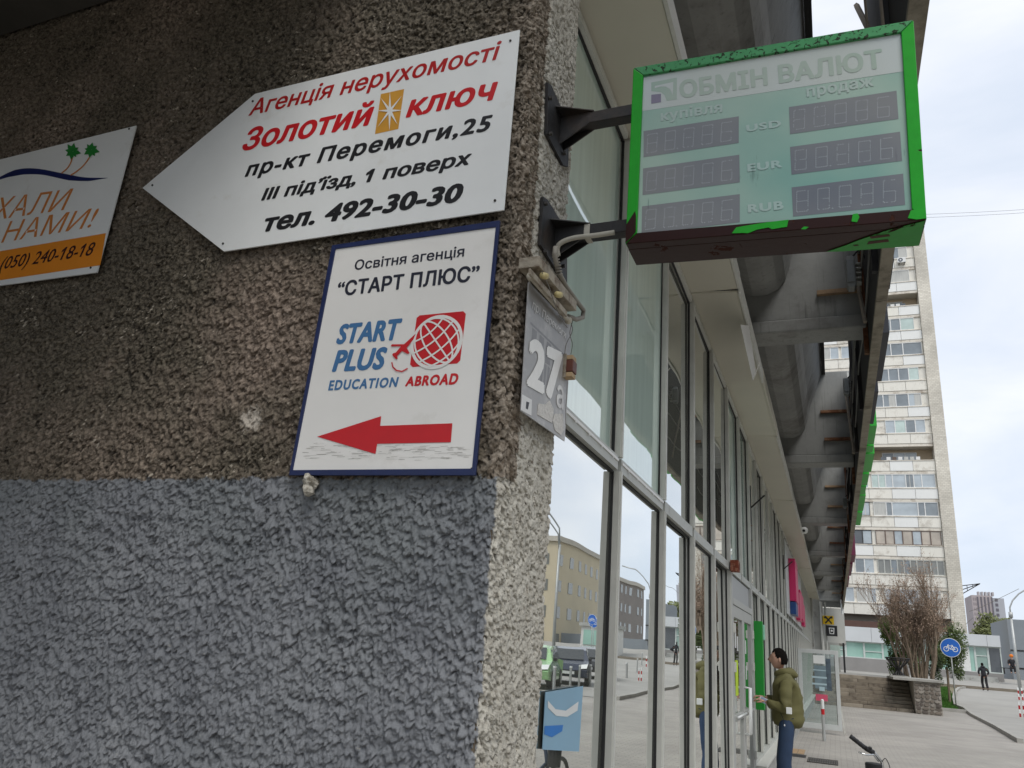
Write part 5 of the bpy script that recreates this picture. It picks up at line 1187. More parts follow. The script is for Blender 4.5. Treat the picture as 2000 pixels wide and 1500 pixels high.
mb = MB(); mb.tube([(5.6, 50.3, .1), (5.62, 50.3, 2.0)], .06, 6); mb.build('trunk', mat('bark', (.19, .145, .10)), ev2)
tr = thing('bare_tree', 'many stemmed leafless brown shrub tree spreading like a fan above the stone pier', 'tree', (3.9, 45.5, 1.1))
M_BARK = mat('bark_grey_brown', (.24, .185, .135), .9, 0, .25, 6, .4, 30); M_TWIG = mat('twig_brown', (.23, .165, .115), .9, 0, .25, 3); M_BUD = mat('bud_brown', (.28, .20, .145), .8, 0, .3, 3)
r = random.Random(12); tkm = MB(); twm = MB(); bdm = MB()
def branch(p, d, L, rad_, lev):
    n = 4; pts = [p]; q = p
    for i in range(n):
        d = (d+Vector((r.gauss(0, .07), r.gauss(0, .07), r.gauss(.05, .04)))).normalized(); q = q+d*L/n; pts.append(q)
    (tkm if lev < 2 else twm).tube(pts, [rad_*(1-.16*i) for i in range(n+1)], 6 if lev < 1 else 4 if lev < 2 else 3, cap=False)
    if lev >= 2:
        for k in range(2):
            t_ = pts[r.randint(2, 4)]; w_ = r.uniform(.015, .04); o_ = Vector((r.gauss(0, .05), r.gauss(0, .05), r.gauss(0, .05)))
            a = Vector((r.gauss(0, 1), r.gauss(0, 1), r.gauss(0, 1))).normalized(); b = a.orthogonal(); c_ = t_+o_; bdm.add([c_-b*w_, c_+a*w_*1.6, c_+b*w_], [(0, 1, 2)])
    if lev >= 4: return
    kids = (3, 4, 4, 4)[lev]
    for k in range(kids):
        s_ = r.uniform(.35, 1); i = min(n-1, int(s_*n)); st_ = pts[i].lerp(pts[i+1], s_*n-i) if i < n else pts[-1]
        sd = Vector((r.gauss(0, 1), r.gauss(0, 1), r.gauss(.2, .5))).normalized()
        branch(st_, (d+sd*(.42 if lev < 2 else .55)+Vector((0, 0, .18))).normalized(), L*r.uniform(.5, .74), max(.005, rad_*.5), lev+1)
for i in range(24):
    a = r.uniform(0, 6.283); bx = 3.75+r.uniform(-.60, .60); by = 45.4+r.uniform(-.4, .4); off = (bx-3.75)
    branch(Vector((bx, by, 1.0)), Vector((off*.34+r.gauss(0, .07), r.gauss(0, .12), 1)).normalized(), r.uniform(1.7, 2.9), r.uniform(.035, .075), 0)
tkm.build('trunk', M_BARK, tr); tag(twm.build('twig', M_TWIG, tr), kind='stuff'); tag(bdm.build('bud', M_BUD, tr), kind='stuff')


# ================================================================== CYCLE SIGN, LAMP POST, FAR THINGS
M_POLE = mat('galvanised', (.45, .46, .45), .45, .4, .1, 8)
M_RBLUE = mat('road_sign_blue', (.01, .13, .55), .35, 0, .04, 3)
def wheelring(mb, cx, cz, y, r_, w_=.02, n=22):
    vs = []
    for k in range(n):
        a = 6.283*k/n; vs += [(cx+(r_-w_)*math.cos(a), y, cz+(r_-w_)*math.sin(a)), (cx+(r_+w_)*math.cos(a), y, cz+(r_+w_)*math.sin(a))]
    mb.add(vs, [(2*k, 2*k+1, 2*((k+1) % n)+1, 2*((k+1) % n)) for k in range(n)])
def seg2(mb, x0, z0, x1, z1, y, w_=.018):
    d = Vector((x1-x0, 0, z1-z0)).normalized(); nx_ = Vector((-d.z, 0, d.x))*w_; a, b = Vector((x0, y, z0)), Vector((x1, y, z1)); mb.poly([a-nx_, b-nx_, b+nx_, a+nx_])
def cyclesign(x, y, z0, zc, R, label, rz=0, group=None, picto=True):
    t = thing('cycle_sign', label, 'road sign', (x, y, z0), group, rz)
    def B(mb, nm, m, **k): 
        o = mb.build(nm, m, None, **k); o.parent = t; return o
    mb = MB(); mb.tube([(0, 0, 0), (0, 0, zc-z0+R*.8)], .03, 8); B(mb, 'post', M_POLE, smooth=True)
    c = zc-z0; mb = MB(); mb.tube([(0, -.045, c), (0, -.07, c)], R, 36); B(mb, 'sign_rim', M_WHITE)
    mb = MB(); mb.tube([(0, -.071, c), (0, -.075, c)], R*.94, 36); B(mb, 'sign_disc', M_RBLUE)
    mb = MB(); s_ = R*.56; yy = -.0765; g_ = s_
    wheelring(mb, -s_*.78, c-s_*.28, yy, s_*.42, R*.035); wheelring(mb, s_*.78, c-s_*.28, yy-.0002, s_*.42, R*.035)
    for k, (a0, b0, a1, b1) in enumerate(((-.78, -.28, -.5, .32), (-.5, .32, .3, .32), (-.5, .32, -.05, -.3), (-.05, -.3, .42, .42), (-.05, -.3, .78, -.28), (.78, -.28, .4, .3), (.4, .42, .2, .5), (-.5, .32, -.45, .5), (-.45, .5, -.25, .52))):
        seg2(mb, a0*g_, c+b0*g_, a1*g_, c+b1*g_, yy-.0004-.0002*k, R*.035)
    B(mb, 'bicycle_symbol', M_WHITE)
    return t
sc_ = at(1856, 1265, 1, 47.4); cyclesign(5.54, 47.4, 0.0, sc_.z-.0, .47, 'round blue cycle path sign on a grey post beside the lawn')
lp = thing('lamp_post', 'tall grey lamp post with a curved arm at the right picture edge', 'lamp post', (12.15, 70, 1))
p0, p1, p2, p3 = at(1993, 1405, 1, 60), at(1985, 1300, 1, 60), at(1976, 1212, 1, 60), at(2003, 1168, 1, 60)
bx_, tx_ = p1.x+.1, p2.x
mb = MB(); mb.tube([(bx_-.05, 60, .5), (bx_-.06, 60, p2.z+.3)], [.11, .07], 10); mb.build('post', M_POLE, lp, smooth=True)
top = Vector((bx_-.06, 60, p2.z+.3)); mb = MB(); mb.tube([top, top+Vector((0, 0, .5)), top+Vector((.2, 0, .95)), top+Vector((.6, 0, 1.4)), top+Vector((1.4, 0, 1.95)), top+Vector((2.2, 0, 2.2))], .045, 8); mb.build('curved_arm', M_POLE, lp, smooth=True)
mb = MB(); mb.tube([top+Vector((0, 0, -.12)), top+Vector((0, 0, .22))], .12, 10); mb.build('collar', M_POLE, lp, smooth=True)
ft = thing('far_tower', 'distant grey pink tower block with vertical window strips on the skyline', 'building', (63, 400, 10))
a, b = at(1897, 1162, 1, 400), at(1958, 1162, 1, 400)
box('block', (a.x, b.x-4, 400, 420, -1, a.z), mat('far_pink', (.42, .37, .37), .9, 0, .05, .1), ft); box('side_block', (b.x-3.99, b.x+.5, 401, 420, -1, a.z-.8), mat('far_grey', (.42, .43, .46), .9, 0, .04, .1), ft)
for k in range(5): box('window_strip', (a.x+2.4+k*1.35-.4, a.x+2.4+k*1.35+.15, 399.8, 399.99, 2, a.z-.6), mat('far_window', (.14, .13, .15), .6), ft); box('roof_rib', (a.x+2.6+k*1.35, a.x+3.3+k*1.35, 400, 403, a.z+.01, a.z+1.6), mat('far_pink2', (.45, .42, .43), .9), ft)
for k in range(13): box('window', (b.x-2.9, b.x-1.9, 400.85, 400.99, 8+k*2.1, 9.2+k*2.1), mat('far_window', (.14, .13, .15)), ft)
for k in range(13):
    for j in range(2): box('window', (a.x+.5+j*.8, a.x+.95+j*.8, 399.9, 399.99, 8+k*2.1, 9.1+k*2.1), mat('far_window2', (.30, .26, .27), .6), ft)
hb = thing('grey_block', 'plain blue grey metal clad block at the right picture edge behind the lamp post', 'building', (14, 90, 2))
a, b = at(1966, 1209, 1, 90), at(1993, 1209, 1, 90); box('clad_wall', (a.x, a.x+2.0, 90, 99, 0, a.z), mat('cladding_grey', (.24, .27, .30), .6, 0, .1, .4), hb); box('clad_wall', (a.x+.2, a.x+30, 91, 99, 0, a.z-4.4), mat('cladding_grey', (.24, .27, .30)), hb)
for k in range(2): box('cladding_joint', (a.x-.01, a.x+2.01, 89.95, 89.99, a.z-2.9-k*1.6, a.z-2.8-k*1.6), M_DARKSTEEL, hb)
fh_ = thing('far_trees', 'rounded yellow green tree crowns on the skyline beside the distant tower', 'trees', (95, 300, 5), None)
leafcloud('crown', (at(1945, 1232, 1, 300).x, 300, 16), 7, 5, 5, 2500, .8, [leafmat('leaf_far', (.17, .19, .06)), leafmat('leaf_far2', (.12, .14, .05))], fh_, 5, 14); mb = MB()
for k in range(4): mb.tube([(at(1940+k*6, 1232, 1, 300).x, 300, 0), (at(1940+k*6, 1232, 1, 300).x, 300, 14)], .3, 5)
mb.build('trunk', M_BARK, fh_)
# overhead wires right
ow_ = thing('overhead_wires', 'thin overhead wires crossing the sky right of the exchange light box', 'wires', (20, 60, 14))
for dz in (0, .35):
    a = at(1700, 428-dz*18, 1, 60); b = at(2040, 399-dz*18, 1, 60); d = b-a; pts = [a+d*t_*2.2-Vector((0, 0, .6*math.sin(math.pi*min(1, t_)))) for t_ in np.linspace(0, 1, 12)]; mb = MB(); mb.tube(pts, .012, 4); mb.build('wire', M_WIRE, ow_)
wire([at(1893, 1194, 1, 90), at(1920, 1184, 1, 90), at(1990, 1150, 1, 90)], .02, M_WIRE, ow_); wire([at(1883, 1222, 1, 90), at(1900, 1207, 1, 90)], .02, M_WIRE, ow_)

# ================================================================== GLAZED DOOR LEAF STANDING OPEN, WITH NOTICES
gl = thing('open_door_leaf', 'grey framed glass door leaf standing open across the pavement with paper notices', 'door', (-.9, 22.5, .05))
YD = 22.5
def dq(px, py): return at(px, py, 1, YD)
tl_, tr_2, br_2, bl_2 = dq(1561, 1264), dq(1636, 1273), dq(1645, 1438), dq(1563, 1421)
x0, x1, z0, z1 = -.90, .07, .10, 2.0
fr = MB(); fr.box(x0, x0+.09, YD-.03, YD+.03, z0, z1); fr.box(x1-.09, x1, YD-.03, YD+.03, z0, z1); fr.box(x0+.09, x1-.09, YD-.03, YD+.03, z1-.10, z1); fr.box(x0+.09, x1-.09, YD-.03, YD+.03, z0, z0+.13)
frame = fr.build('frame', mat('door_frame_pale', (.55, .57, .56), .4, 0, .06, 8), gl, bevel=.004)
G_OPEN = glass_mat('glass_open', (.3, .4, .45), .08, (.86, .91, .90), base=.06, gain=.9)
box('glass', (x0+.091, x1-.091, YD-.004, YD+.004, z0+.131, z1-.101), G_OPEN, gl)
MB().box(x1-.10, x1-.091, YD-.02, YD+.02, z0+.13, z1-.10).build('gasket', M_BLACK, gl)
tb_ = lambda px0, py0, px1, py1, m, n, k=0: MB().box(dq(px0, py0).x, dq(px1, py1).x, YD-.008-.001*k, YD-.006-.001*k, dq(px1, py1).z, dq(px0, py0).z).build(n, m, gl)
tb_(1588, 1279, 1611, 1297, M_WHITE, 'white_notice', 1)
n_ = tb_(1596, 1283, 1609, 1284, M_INK, 'notice_line', 2)
for k in range(3): tb_(1596, 1285+k*3, 1609, 1286+k*3, M_ALU, 'notice_line', 2)
M_PB = mat('poster_pale_blue', (.42, .55, .60), .4, 0, .08, 6); M_PD = mat('poster_slate', (.08, .11, .14), .4, 0, .5, 6)
tb_(1612, 1286, 1625, 1350, M_PD, 'dark_poster', 0)
for (a, b, c_, d) in ((1588, 1307, 1613, 1311), (1586, 1320, 1615, 1326), (1586, 1333, 1615, 1339), (1600, 1341, 1611, 1350)): tb_(a, b, c_, d, M_PB, 'blue_strip', 1)
MB().box(dq(1590, 1298).x, dq(1622, 1340).x, YD-.0062, YD-.0050, dq(1600, 1345).z, dq(1600, 1300).z).build('film', mat('poster_grey_blue', (.16, .22, .25), .3, 0, .25, 5), gl)
tb_(1593, 1355, 1617, 1370, mat('sticker_pink', (.62, .09, .16), .4), 'pink_sticker', 2)
mb = MB(); mb.prism([(x1+.002, YD-.02, .42), (x1+.05, YD-.02, .02), (x1+.075, YD-.02, .02), (x1+.012, YD-.02, .62)], (0, .03, 0)); mb.build('prop_foot', M_ALU_LT, gl)
# ---- pavement furniture
bo = thing('bollard', 'short steel bollard with red band and white top before the open door leaf', 'bollard', (-.33, 20.4, 0))
for nm, z0_, z1_, m, rr_ in (('post', 0, .56, M_POLE, .036), ('red_band', .56, .68, M_RED, .0375), ('top', .68, .86, M_WHITE, .035)):
    mb = MB(); mb.tube([(-.33, 20.4, z0_), (-.33, 20.4, z1_)], [rr_, rr_], 14); mb.build(nm, m, bo, smooth=False)
mb = MB(); mb.ball((-.33, 20.4, .86), .035, .035, .03, 12, 6); mb.build('cap', M_WHITE, bo, smooth=True)
dg_ = thing('drain_grate', 'dark slotted drain grate let into the paving beside the bollard', 'drain', (-.3, 16.1, 0))
a, b = at(1577, 1476, 2, 0), at(1636, 1490, 2, 0)
mb = MB()
gx0, gx1, gy0, gy1 = -.56, -.05, 15.85, 16.55
mb.box(gx0, gx1, gy0, gy1, .001, .006); mb.build('grate_base', M_BLACK, dg_)
for k in range(13): box('grate_bar', (gx0+.01+k*.039, gx0+.03+k*.039, gy0+.01, gy1-.01, .0065, .012), mat('grate_grey', (.10, .095, .085), .7), dg_)
for k in range(3): box('grate_bar', (gx0, gx1, gy0+.0+k*.33, gy0+.035+k*.33, .0125, .016), mat('grate_grey', (.10, .095, .085)), dg_)
tp = thing('tactile_tiles', 'worn yellow ribbed tactile tiles between the man and the drain grate', 'tactile tiles', (-.75, 17.5, 0))
for k in range(1):
    for j in range(2): 
        box('tile', (-.89+j*.125, -.77+j*.125, 17.0+k*.9, 17.85+k*.9, .001, .010), mat('tile_ochre', (.34, .27, .18), .85, 0, .2, 8), tp)
        for q in range(5): box('rib', (-.885+j*.125, -.775+j*.125, 17.05+k*.9+q*.17, 17.11+k*.9+q*.17, .0105, .015), mat('tile_ochre_light', (.50, .33, .19), .8), tp)
box('dark_edge', (-.92, -.60, 16.45, 16.9, .001, .006), M_INK, tp)

# ================================================================== PEOPLE
def skinned(verts, edges, radii, sub=2, root=0):
    me = bpy.data.meshes.new('t'); me.from_pydata(verts, edges, []); o = bpy.data.objects.new('t', me); COL.objects.link(o)
    o.modifiers.new('s', 'SKIN'); 
    for i, r_ in enumerate(radii): me.skin_vertices[0].data[i].radius = r_ if isinstance(r_, tuple) else (r_, r_)
    me.skin_vertices[0].data[root].use_root = True
    if sub: m = o.modifiers.new('b', 'SUBSURF'); m.levels = sub; m.render_levels = sub
    dg = bpy.context.evaluated_depsgraph_get(); out = bpy.data.meshes.new_from_object(o.evaluated_get(dg)); bpy.data.objects.remove(o)
    v = [tuple(x.co) for x in out.vertices]; f = [tuple(p.vertices) for p in out.polygons]; bpy.data.meshes.remove(out); return v, f
def head_mesh(c, yaw=0.0, s=1.0, n=28, k=22):
    "ellipsoid skull pushed into a face: looks along +x"
    vs = []; fs = []
    for i in range(k+1):
        ph = math.pi*i/k
        for j in range(n):
            th = 2*math.pi*j/n; x, y, z = math.sin(ph)*math.cos(th), math.sin(ph)*math.sin(th), math.cos(ph)
            X, Y_, Z_ = x*.098, y*.077, z*.118
            if z < -.1: X *= 1-.16*(-z-.1); Y_ *= 1-.34*(-z-.1); X += .012*(-z)
            front = max(0, math.cos(th))*math.sin(ph)
            gs = lambda dy, dz, sy, sz: math.exp(-((Y_-dy)/sy)**2-((Z_-dz)/sz)**2)
            if front > .2:
                X += .030*gs(0, -.018, .012, .020)+.012*gs(0, .004, .010, .03)      # nose
                X -= .011*gs(.030, .006, .016, .012)+.011*gs(-.030, .006, .016, .012)  # eye sockets
                X += .006*gs(0, .030, .05, .010)                                    # brow
                X += .008*gs(0, -.058, .024, .007)-.004*gs(0, -.064, .02, .003)+.007*gs(0, -.072, .02, .006)
                X += .010*gs(0, -.100, .022, .016)                                  # chin
            a = yaw; vs.append((c[0]+s*(X*math.cos(a)-Y_*math.sin(a)), c[1]+s*(X*math.sin(a)+Y_*math.cos(a)), c[2]+s*Z_))
    fs = [(i*n+j, (i+1)*n+j, (i+1)*n+(j+1) % n, i*n+(j+1) % n) for i in range(k) for j in range(n)]
    for sg in (-1, 1):   # ears
        b0 = len(vs)
        for i in range(7):
            for j in range(8):
                ph = math.pi*i/6; th = 2*math.pi*j/8; X, Y_, Z_ = -.006+.017*math.sin(ph)*math.cos(th), sg*(.078+.009*math.sin(ph)*math.sin(th)), -.012+.031*math.cos(ph)
                vs.append((c[0]+s*(X*math.cos(yaw)-Y_*math.sin(yaw)), c[1]+s*(X*math.sin(yaw)+Y_*math.cos(yaw)), c[2]+s*Z_))
        fs += [(b0+i*8+j, b0+(i+1)*8+j, b0+(i+1)*8+(j+1) % 8, b0+i*8+(j+1) % 8) for i in range(6) for j in range(8)]
    return vs, fs
def hair_mesh(c, yaw=0.0, s=1.0, seed=1):
    n, k = 36, 22; vs = []; r = random.Random(seed); keep = []
    for i in range(k+1):
        ph = math.pi*i/k
        for j in range(n):
            th = 2*math.pi*j/n; x, y, z = math.sin(ph)*math.cos(th), math.sin(ph)*math.sin(th), math.cos(ph)
            lim = .52 if math.cos(th) > .55 else (.05 if math.cos(th) > .2 else -.10 if math.cos(th) > -.1 else -.62)
            ok = z > lim; g_ = 1.035+.03*math.sin(th*9+z*7)+r.uniform(-.02, .035)
            X, Y_, Z_ = x*.098*g_-.006, y*.077*(g_+.02), z*.118*(g_+.02)+.004
            vs.append((c[0]+s*(X*math.cos(yaw)-Y_*math.sin(yaw)), c[1]+s*(X*math.sin(yaw)+Y_*math.cos(yaw)), c[2]+s*Z_)); keep.append(ok)
    fs = [f for f in ((i*n+j, (i+1)*n+j, (i+1)*n+(j+1) % n, i*n+(j+1) % n) for i in range(k) for j in range(n)) if sum(keep[q] for q in f) >= 3]
    return vs, fs
def hand(wr, dirv, up, s=1.0):
    "palm and five curled fingers; returns verts/faces"
    d = dirv.normalized(); u = (up-d*up.dot(d)).normalized(); w_ = d.cross(u); V = []; Fc = []
    def add(vf):
        o = len(V); V.extend(vf[0]); Fc.extend([tuple(i+o for i in f) for f in vf[1]])
    P_ = lambda a, b, c: tuple(wr+(d*a+w_*b+u*c)*s)
    add(skinned([P_(0, 0, 0), P_(.045, 0, 0), P_(.085, 0, 0)], [(0, 1), (1, 2)], [(.026*s, .018*s), (.038*s, .017*s), (.038*s, .014*s)], 1))
    for q, (off, L) in enumerate(((-.030, .85), (-.010, 1.0), (.010, .95), (.029, .75))):
        pts = [P_(.075, off, 0), P_(.105, off*1.05, -.004), P_(.105+.022*L, off*1.05, -.024), P_(.105+.024*L, off, -.046*L)]
        add(skinned(pts, [(0, 1), (1, 2), (2, 3)], [.0095*s, .009*s, .0085*s, .007*s], 1))
    add(skinned([P_(.025, -.028, -.004), P_(.055, -.050, -.012), P_(.085, -.048, -.026)], [(0, 1), (1, 2)], [.012*s, .0105*s, .008*s], 1))
    return V, Fc
M_SKIN = mat('skin', (.56, .33, .24), .55, 0, .06, 8); M_HAIR = mat('hair_dark', (.010, .008, .007), .95, 0, .4, 40, .4, 200, spec=.1)
def person(name, label, J, colors, loc, rotz, lod=2, hood=True, far=False, cat='person'):
    t = thing('person', label, cat, loc, None, rotz); V3 = lambda k: Vector(J[k])
    def put(nm, vf, m, smooth=True, disp=0):
        me = bpy.data.meshes.new(nm); me.from_pydata(vf[0], [], vf[1]); me.materials.append(m); me.polygons.foreach_set('use_smooth', [smooth]*len(me.polygons)); me.update()
        o = bpy.data.objects.new(nm, me); COL.objects.link(o); o.parent = t
        if disp:
            tx = bpy.data.textures.get('folds') or bpy.data.textures.new('folds', 'CLOUDS'); tx.noise_scale = .075; md = o.modifiers.new('folds', 'DISPLACE'); md.texture = tx; md.strength = disp; md.mid_level = .5
        return o
    ks = ['pelvis', 'waist', 'chest', 'neck', 'headb', 'hipL', 'kneeL', 'ankL', 'toeL', 'hipR', 'kneeR', 'ankR', 'toeR', 'shL', 'elL', 'wrL', 'shR', 'elR', 'wrR']
    ix = {k: i for i, k in enumerate(ks)}
    E_ = [('pelvis', 'waist'), ('waist', 'chest'), ('chest', 'neck'), ('neck', 'headb')]
    for s_ in 'LR': E_ += [('pelvis', 'hip'+s_), ('hip'+s_, 'knee'+s_), ('knee'+s_, 'ank'+s_), ('ank'+s_, 'toe'+s_), ('chest', 'sh'+s_), ('sh'+s_, 'el'+s_), ('el'+s_, 'wr'+s_)]
    rd = dict(pelvis=.09, waist=.09, chest=.09, neck=.052, headb=.05)
    for s_ in 'LR': rd.update({'hip'+s_: .085, 'knee'+s_: .055, 'ank'+s_: .038, 'toe'+s_: .03, 'sh'+s_: .042, 'el'+s_: .036, 'wr'+s_: .026})
    bv, bf = skinned([J[k] for k in ks], [(ix[a], ix[b]) for a, b in E_], [rd[k] for k in ks], 1)
    def join(a, b): o = len(a[0]); return (list(a[0])+list(b[0]), list(a[1])+[tuple(i+o for i in f) for f in b[1]])
    body = (bv, bf); body = join(body, head_mesh(J['head'], J.get('hyaw', 0)))
    for s_ in 'LR':
        d = (V3('wr'+s_)-V3('el'+s_)).normalized(); hd_ = Vector(J.get('hd'+s_, d)); up = Vector(J.get('up'+s_, (0, 0, 1)))
        body = join(body, hand(V3('wr'+s_), hd_, up))
    put('body', body, M_SKIN)
    put('hair', hair_mesh(J['head'], J.get('hyaw', 0)), M_HAIR)
    # jeans and shoes
    jk = ['pelvis', 'hipL', 'kneeL', 'ankL', 'hipR', 'kneeR', 'ankR']; jx = {k: i for i, k in enumerate(jk)}
    jr = [.095, .100, .085, .078, .102, .085, .078]
    v, f = skinned([(J[k][0], J[k][1], J[k][2]+(.07 if k == 'pelvis' else 0)) for k in jk], [(jx[a], jx[b]) for a, b in (('pelvis', 'hipL'), ('hipL', 'kneeL'), ('kneeL', 'ankL'), ('pelvis', 'hipR'), ('hipR', 'kneeR'), ('kneeR', 'ankR'))], jr, lod)
    put('trousers', (v, f), colors['legs'], disp=.012 if not far else 0)
    for s_ in 'LR':
        a, b = V3('ank'+s_), V3('toe'+s_); mbs = skinned([tuple(a-Vector((.05, 0, .035))), tuple(a+(b-a)*.4-Vector((0, 0, .02))), tuple(b)], [(0, 1), (1, 2)], [(.048, .045), (.048, .042), (.045, .03)], 1); put('shoe', mbs, M_INK)
    # jacket
    c_ = V3('chest'); w_ = V3('waist'); p_ = V3('pelvis'); hem = p_+Vector((0, 0, -.085)); nk = V3('neck')
    kv = [tuple(hem), tuple(p_.lerp(w_, .4)), tuple(w_), tuple(w_.lerp(c_, .6)), tuple(c_+Vector((0, 0, .02))), tuple(nk-Vector((.01, 0, .02)))]
    kr = [(.160, .205), (.165, .205), (.160, .20), (.155, .205), (.125, .185), (.08, .095)]
    ed = [(i, i+1) for i in range(5)]; n0 = 6
    for s_ in 'LR':
        sh, e_, wr = V3('sh'+s_), V3('el'+s_), V3('wr'+s_); i0 = len(kv)
        kv += [tuple(sh), tuple(sh.lerp(e_, .5)), tuple(e_), tuple(e_.lerp(wr, .55)), tuple(e_.lerp(wr, .93))]; kr += [(.088, .088), (.078, .078), (.070, .070), (.060, .060), (.048, .048)]
        ed += [(4, i0)]+[(i0+i, i0+i+1) for i in range(4)]
    put('jacket', skinned(kv, ed, kr, lod), colors['coat'], disp=.050 if not far else 0)
    if hood:
        h = Vector(J['head']); hv = skinned([tuple(nk+Vector((.075, 0, -.015))), tuple(nk+Vector((.055, .085, .0))), tuple(nk+Vector((-.05, .105, .025))), tuple(nk+Vector((-.135, 0, .03))), tuple(nk+Vector((-.05, -.105, .025))), tuple(nk+Vector((.055, -.085, .0))), tuple(nk+Vector((-.165, 0, -.05)))], [(0, 1), (1, 2), (2, 3), (3, 4), (4, 5), (5, 0), (3, 6)], [(.028, .04), (.034, .045), (.05, .055), (.06, .065), (.05, .055), (.034, .045), (.075, .06)], lod)
        put('hood', hv, colors['coat'], disp=.02)
    return t, put
M_OLIVE = mat('coat_olive', (.135, .125, .045), .75, 0, .14, 5, .2, 90); M_DENIM = mat('denim', (.022, .045, .095), .8, 0, .25, 5, .2, 200)
JM = dict(pelvis=(-.02, 0, .95), waist=(-.03, 0, 1.12), chest=(-.02, 0, 1.38), neck=(.02, 0, 1.50), headb=(.04, 0, 1.58), head=(.06, 0, 1.672), hyaw=.12,
          hipL=(-.01, .10, .90), kneeL=(.03, .11, .49), ankL=(-.03, .11, .09), toeL=(.15, .13, .035), hipR=(-.01, -.10, .90), kneeR=(.06, -.11, .49), ankR=(.04, -.11, .09), toeR=(.22, -.12, .035),
          shL=(-.02, .185, 1.42), elL=(-.02, .27, 1.11), wrL=(.225, .185, 1.165), hdL=(1, -.35, .25), upL=(0, .2, 1), shR=(-.02, -.185, 1.42), elR=(.03, -.27, 1.13), wrR=(.25, -.08, 1.205), hdR=(1, .3, .1), upR=(0, 0, 1))
man, put = person('person', 'man in olive hooded jacket and blue jeans standing at the green cash machine', JM, dict(coat=M_OLIVE, legs=M_DENIM), (-.60, 10.75, 0), math.pi)
def pbox(nm, b, m, bev=.002):
    o = MB().box(*b).build(nm, m, None, bevel=bev); o.parent = man; return o
wal = thing('folded_papers', 'folded white papers held in the hands of the man', 'papers', (-.85, 10.63, 1.18))
o = MB().box(-.045, .06, -.006, .006, -.035, .03).build('sheet', M_WHITE, None); o.parent = wal; o.rotation_euler = (0, rad(18), 0)
o = MB().box(-.03, .05, -.012, -.0065, -.03, .025).build('sheet', mat('paper_blue', (.35, .45, .62), .6), None); o.parent = wal; o.rotation_euler = (0, rad(24), 0)
o = MB().box(-.03, .035, .30, .312, 1.07, 1.145).build('sleeve_patch', M_WHITE, None, bevel=.008); o.parent = man; o.location = (-.06, .035, -.01)
# pocket zip and seams
mb = MB(); mb.tube([(.06, .185, 1.08), (.02, .205, 1.0), (.01, .21, .93)], .004, 5); o = mb.build('pocket_zip', M_INK, None); o.parent = man
mb = MB(); mb.ball((.005, .222, .925), .009, .006, .013, 8, 5); o = mb.build('zip_puller', M_WHITE, None); o.parent = man
# ---- walker far away
JW = dict(pelvis=(0, 0, .95), waist=(.02, 0, 1.12), chest=(.05, 0, 1.36), neck=(.07, 0, 1.48), headb=(.1, 0, 1.55), head=(.13, 0, 1.63),
          hipL=(0, .1, .9), kneeL=(.16, .1, .52), ankL=(.02, .1, .12), toeL=(.18, .1, .05), hipR=(0, -.1, .9), kneeR=(-.02, -.1, .5), ankR=(-.22, -.1, .14), toeR=(-.10, -.1, .04),
          shL=(.04, .19, 1.42), elL=(-.02, .30, 1.16), wrL=(.12, .24, 1.02), shR=(.04, -.19, 1.42), elR=(-.04, -.30, 1.16), wrR=(.1, -.24, 1.02))
person('person', 'person in black clothes walking on the pale path towards the corner shop', JW, dict(coat=mat('coat_black', (.018, .018, .022), .8), legs=mat('trousers_black', (.012, .012, .014), .8)), (9.04, 62, hz(9.04, 62)+.01), rad(95), 1, True, True)
JS = dict(JW); JS.update(pelvis=(0, 0, .5), waist=(-.02, 0, .68), chest=(0, 0, .92), neck=(.02, 0, 1.04), headb=(.04, 0, 1.1), head=(.05, 0, 1.19), hipL=(.05, .1, .48), kneeL=(.42, .12, .48), ankL=(.42, .12, .1), toeL=(.56, .12, .04), hipR=(.05, -.1, .48), kneeR=(.42, -.12, .48), ankR=(.40, -.12, .1), toeR=(.54, -.12, .04), shL=(0, .19, .98), elL=(.05, .25, .72), wrL=(.28, .2, .66), shR=(0, -.19, .98), elR=(.05, -.25, .72), wrR=(.28, -.2, .66))
px_ = at(1979, 1312, 1, 71); person('person', 'seated person in dark clothes and orange hat at the right picture edge', JS, dict(coat=mat('coat_black', (.018, .018, .022)), legs=mat('trousers_black', (.012, .012, .014))), (px_.x, 71, px_.z-.15), rad(-100), 1, False, True)
o = MB().ball((.05, 0, 1.27), .15, .14, .13, 10, 6).build('hat', mat('hat_orange', (.75, .2, .02), .8), None, smooth=True); o.parent = [q for q in S.objects if q.get('label', '').startswith('seated person')][0]
bn = thing('bench', 'dark bench under the seated person near the right picture edge', 'bench', (px_.x, 71.1, 1)); box('seat', (px_.x-.7, px_.x+.9, 70.9, 71.3, px_.z+.20, px_.z+.25), M_DARKSTEEL, bn)
for s_ in (-.6, .8): box('leg', (px_.x+s_, px_.x+s_+.06, 70.95, 71.25, px_.z-.2, px_.z+.198), M_DARKSTEEL, bn)

